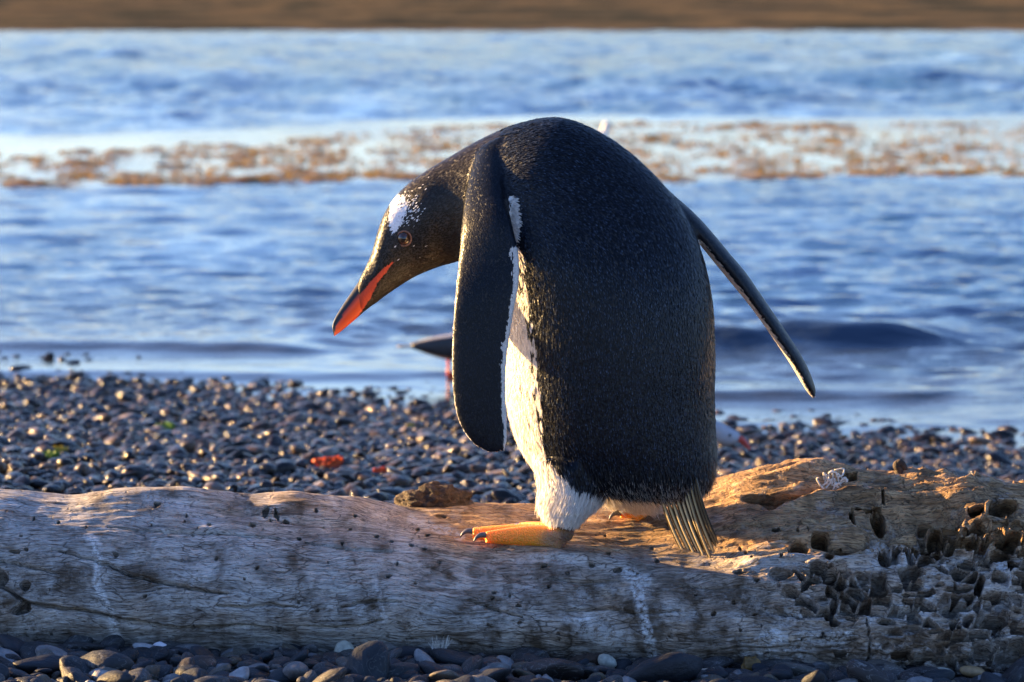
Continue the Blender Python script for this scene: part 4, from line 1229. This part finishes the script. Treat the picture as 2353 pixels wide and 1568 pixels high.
# twisted knob
V, F = sweep([(0, 0, -.02), (0.002, 0, 0), (-.004, 0, .012), (.006, -.002, .018), (.014, -.002, .008), (.022, 0, -.004)], [.012, .011, .010, .009, .007, .005], 12, 30); V *= 0.62
j = int(np.argmin(np.abs(LOGP[nV // 2, :, 0] - wp(2068, 1092, .1)[0]))); cy = LOGP[np.argmax(LOGP[:, j, 2]), j]
place('wood_knob', V, F, M['bark'], cy, (0, 0, 0), 'small twisted yellow knob of wood standing on the log ridge', 'wood knob')
# seaweed scraps on the shingle
for nm, xc, rw, L, W_, mt, lb, sd in (('green_seaweed', 380, 990, .052, .035, 'greenweed', 'bright green seaweed scrap on the pebbles, left of the beak', 1),
                                  ('green_seaweed', 118, 1056, .042, .034, 'greenweed', 'green and yellow seaweed scrap on the pebbles at the far left', 2),
                                  ('yellow_seaweed', 132, 1042, .050, .024, 'yellowweed', 'thin yellow seaweed strip on top of the far left green scrap', 3),
                                  ('orange_seaweed', 755, 1074, .075, .050, 'redweed', 'bright orange red seaweed clump on the pebbles below the beak', 4),
                                  ('yellow_seaweed', 942, 985, .026, .020, 'yellowweed', 'tiny yellow green seaweed bit left of the hanging flipper', 5),
                                  ('orange_seaweed', 880, 1090, .045, .018, 'redweed', 'small rusty seaweed strip between the orange clump and the bark', 6)):
    V, F = scrap_mesh(L, W_, sd, 0.55)
    place(nm, V, F, M[mt], on_beach(xc, rw) + np.array([0, 0, .008]), (0.35, 0, random.uniform(-.4, .4)), lb, 'seaweed', 0.0015)
# along the foot of the log
def fg(xc, rw, Y): return wp(xc, rw, Y)
V, F = lump_mesh((.013, .006, .020), 9.0, (10, 10, 10), 0.12, 3)
place('shell', V, F, M['shell'], fg(372, 1503, -.185), (0.2, -0.45, 0.2), 'white pointed shell leaning on pebbles near the log foot', 'shell')
V, F = lump_mesh((.022, .012, .004), 5.0, (10, 10, 10), 0.12, 3)
place('shell', V, F, M['shell'], fg(436, 1566, -.262), (0.3, 0.0, 0.0), 'flat white shell piece at the bottom edge of the picture', 'shell')
V, F = lump_mesh((.0145, .010, .017), 12.0, (30, 30, 30), 0.10, 3)
place('striped_pebble', V, F, M['palestone'], fg(792, 1498, -.19), (0.1, -0.25, 0.3), 'upright pale striped pebble leaning against the log', 'pebble')
for xc, rw, Y, sz, mt, rt_, lb in ((55, 1527, -.215, (.0165, .012, .0085), 'tanstone', (0, -.1, 0), 'smooth tan pebble at the bottom left corner'),
                               (722, 1549, -.235, (.034, .018, .0095), 'palestone', (0, -.14, 0), 'long pale pebble lying flat below the striped one'),
                               (862, 1562, -.25, (.018, .012, .0085), 'palestone', (0, -.3, 0), 'pale slanted pebble at the bottom edge below the flipper tip'),
                               (258, 1500, -.19, (.020, .012, .0075), 'palestone', (0, .08, 0), 'flat light grey pebble close to the log, left of the white shell'),
                               (1630, 1548, -.235, (.016, .010, .006), 'palestone', (0, -.1, 0), 'flat greenish pebble right of the pale stick'),
                               (1395, 1521, -.215, (.014, .010, .010), 'palestone', (0, 0.5, 0), 'tilted grey green pebble beside the brown bark slab'),
                               (2165, 1548, -.24, (.018, .012, .008), 'palestone', (0, .05, 0), 'speckled pale pebble at the bottom right under the log'),
                               (2235, 1544, -.235, (.018, .012, .0085), 'tanstone', (0, .15, 0), 'yellowish pebble at the bottom right under the log')):
    V, F = lump_mesh(sz, xc * 0.01, (20, 20, 20), 0.12, 3)
    place('pale_pebble' if mt == 'palestone' else 'tan_pebble', V, F, M[mt], fg(xc, rw, Y), rt_, lb, 'pebble')
V, F = sweep([fg(1335, 1567, -.255), fg(1400, 1560, -.255), fg(1460, 1563, -.255), fg(1540, 1558, -.25), fg(1600, 1549, -.245), fg(1648, 1540, -.24)], [.0045, .0062, .0066, .006, .0062, .0045], 12, 60)
V += 0.0008 * fbm(V * 300, 2)[:, None]
st_ = mesh_obj('driftwood_stick', V, F, M['twig']); tag(st_, 'pale driftwood stick lying on the pebbles along the bottom edge', 'stick')
V1, F1 = sweep([fg(1470, 1562, -.255), fg(1466, 1548, -.257), fg(1470, 1538, -.258)], [.003, .002, .0012], 8, 10)
mesh_obj('twig', V1, F1, M['twig'], st_)
V1, F1 = sweep([fg(1474, 1560, -.255), fg(1480, 1540, -.256), fg(1482, 1528, -.257)], [.003, .002, .0012], 8, 10)
mesh_obj('twig', V1, F1, M['twig'], st_)
V, F = lump_mesh((.030, .012, .011), 21.0, (60, 200, 200), 0.2, 4)
place('bark_slab', V, F, M['bark'], fg(1350, 1520, -.2), (0, -.14, 0), 'reddish brown bark slab among pebbles at the foot of the log', 'bark')
V, F = lump_mesh((.013, .009, .015), 31.0, (60, 60, 60), 0.35, 4)
place('brown_seaweed', V, F, M['brownweed'], fg(1726, 1533, -.225), (0, .3, 0), 'dark yellow brown seaweed knob between pebbles below the rotten log', 'seaweed')
prts = []
for k in range(9):
    a = R(-60 + k * 15); b0 = fg(1565, 1525, -.21)
    prts.append(sweep([b0, b0 + np.array([math.sin(a) * .014, rt.normal(0, .004), abs(math.cos(a)) * .010]), b0 + np.array([math.sin(a) * .026, rt.normal(0, .006), abs(math.cos(a)) * .020 * rt.uniform(.4, 1)])], [.0026, .002, .0007], 7, 10))
V, F = join(prts)
cr = mesh_obj('dry_root', V, F, M['twig']); tag(cr, 'small dry branching root scrap leaning on the foot of the log', 'root')
for xc, rw, lb in ((1010, 1508, 'tuft of fine dry grass among pebbles below the penguins foot'),):
    prts = []
    for k in range(26):
        b0 = fg(xc + rt.uniform(-14, 14), rw, -.205); dx = rt.normal(0, .006)
        prts.append(sweep([b0, b0 + np.array([dx * .4, 0, .010]), b0 + np.array([dx, rt.normal(0, .004), rt.uniform(.016, .030)])], [.0006, .0005, .0002], 5, 6))
    V, F = join(prts)
    tag(mesh_obj('grass_tuft', V, F, M['pale']), lb, 'dry grass')
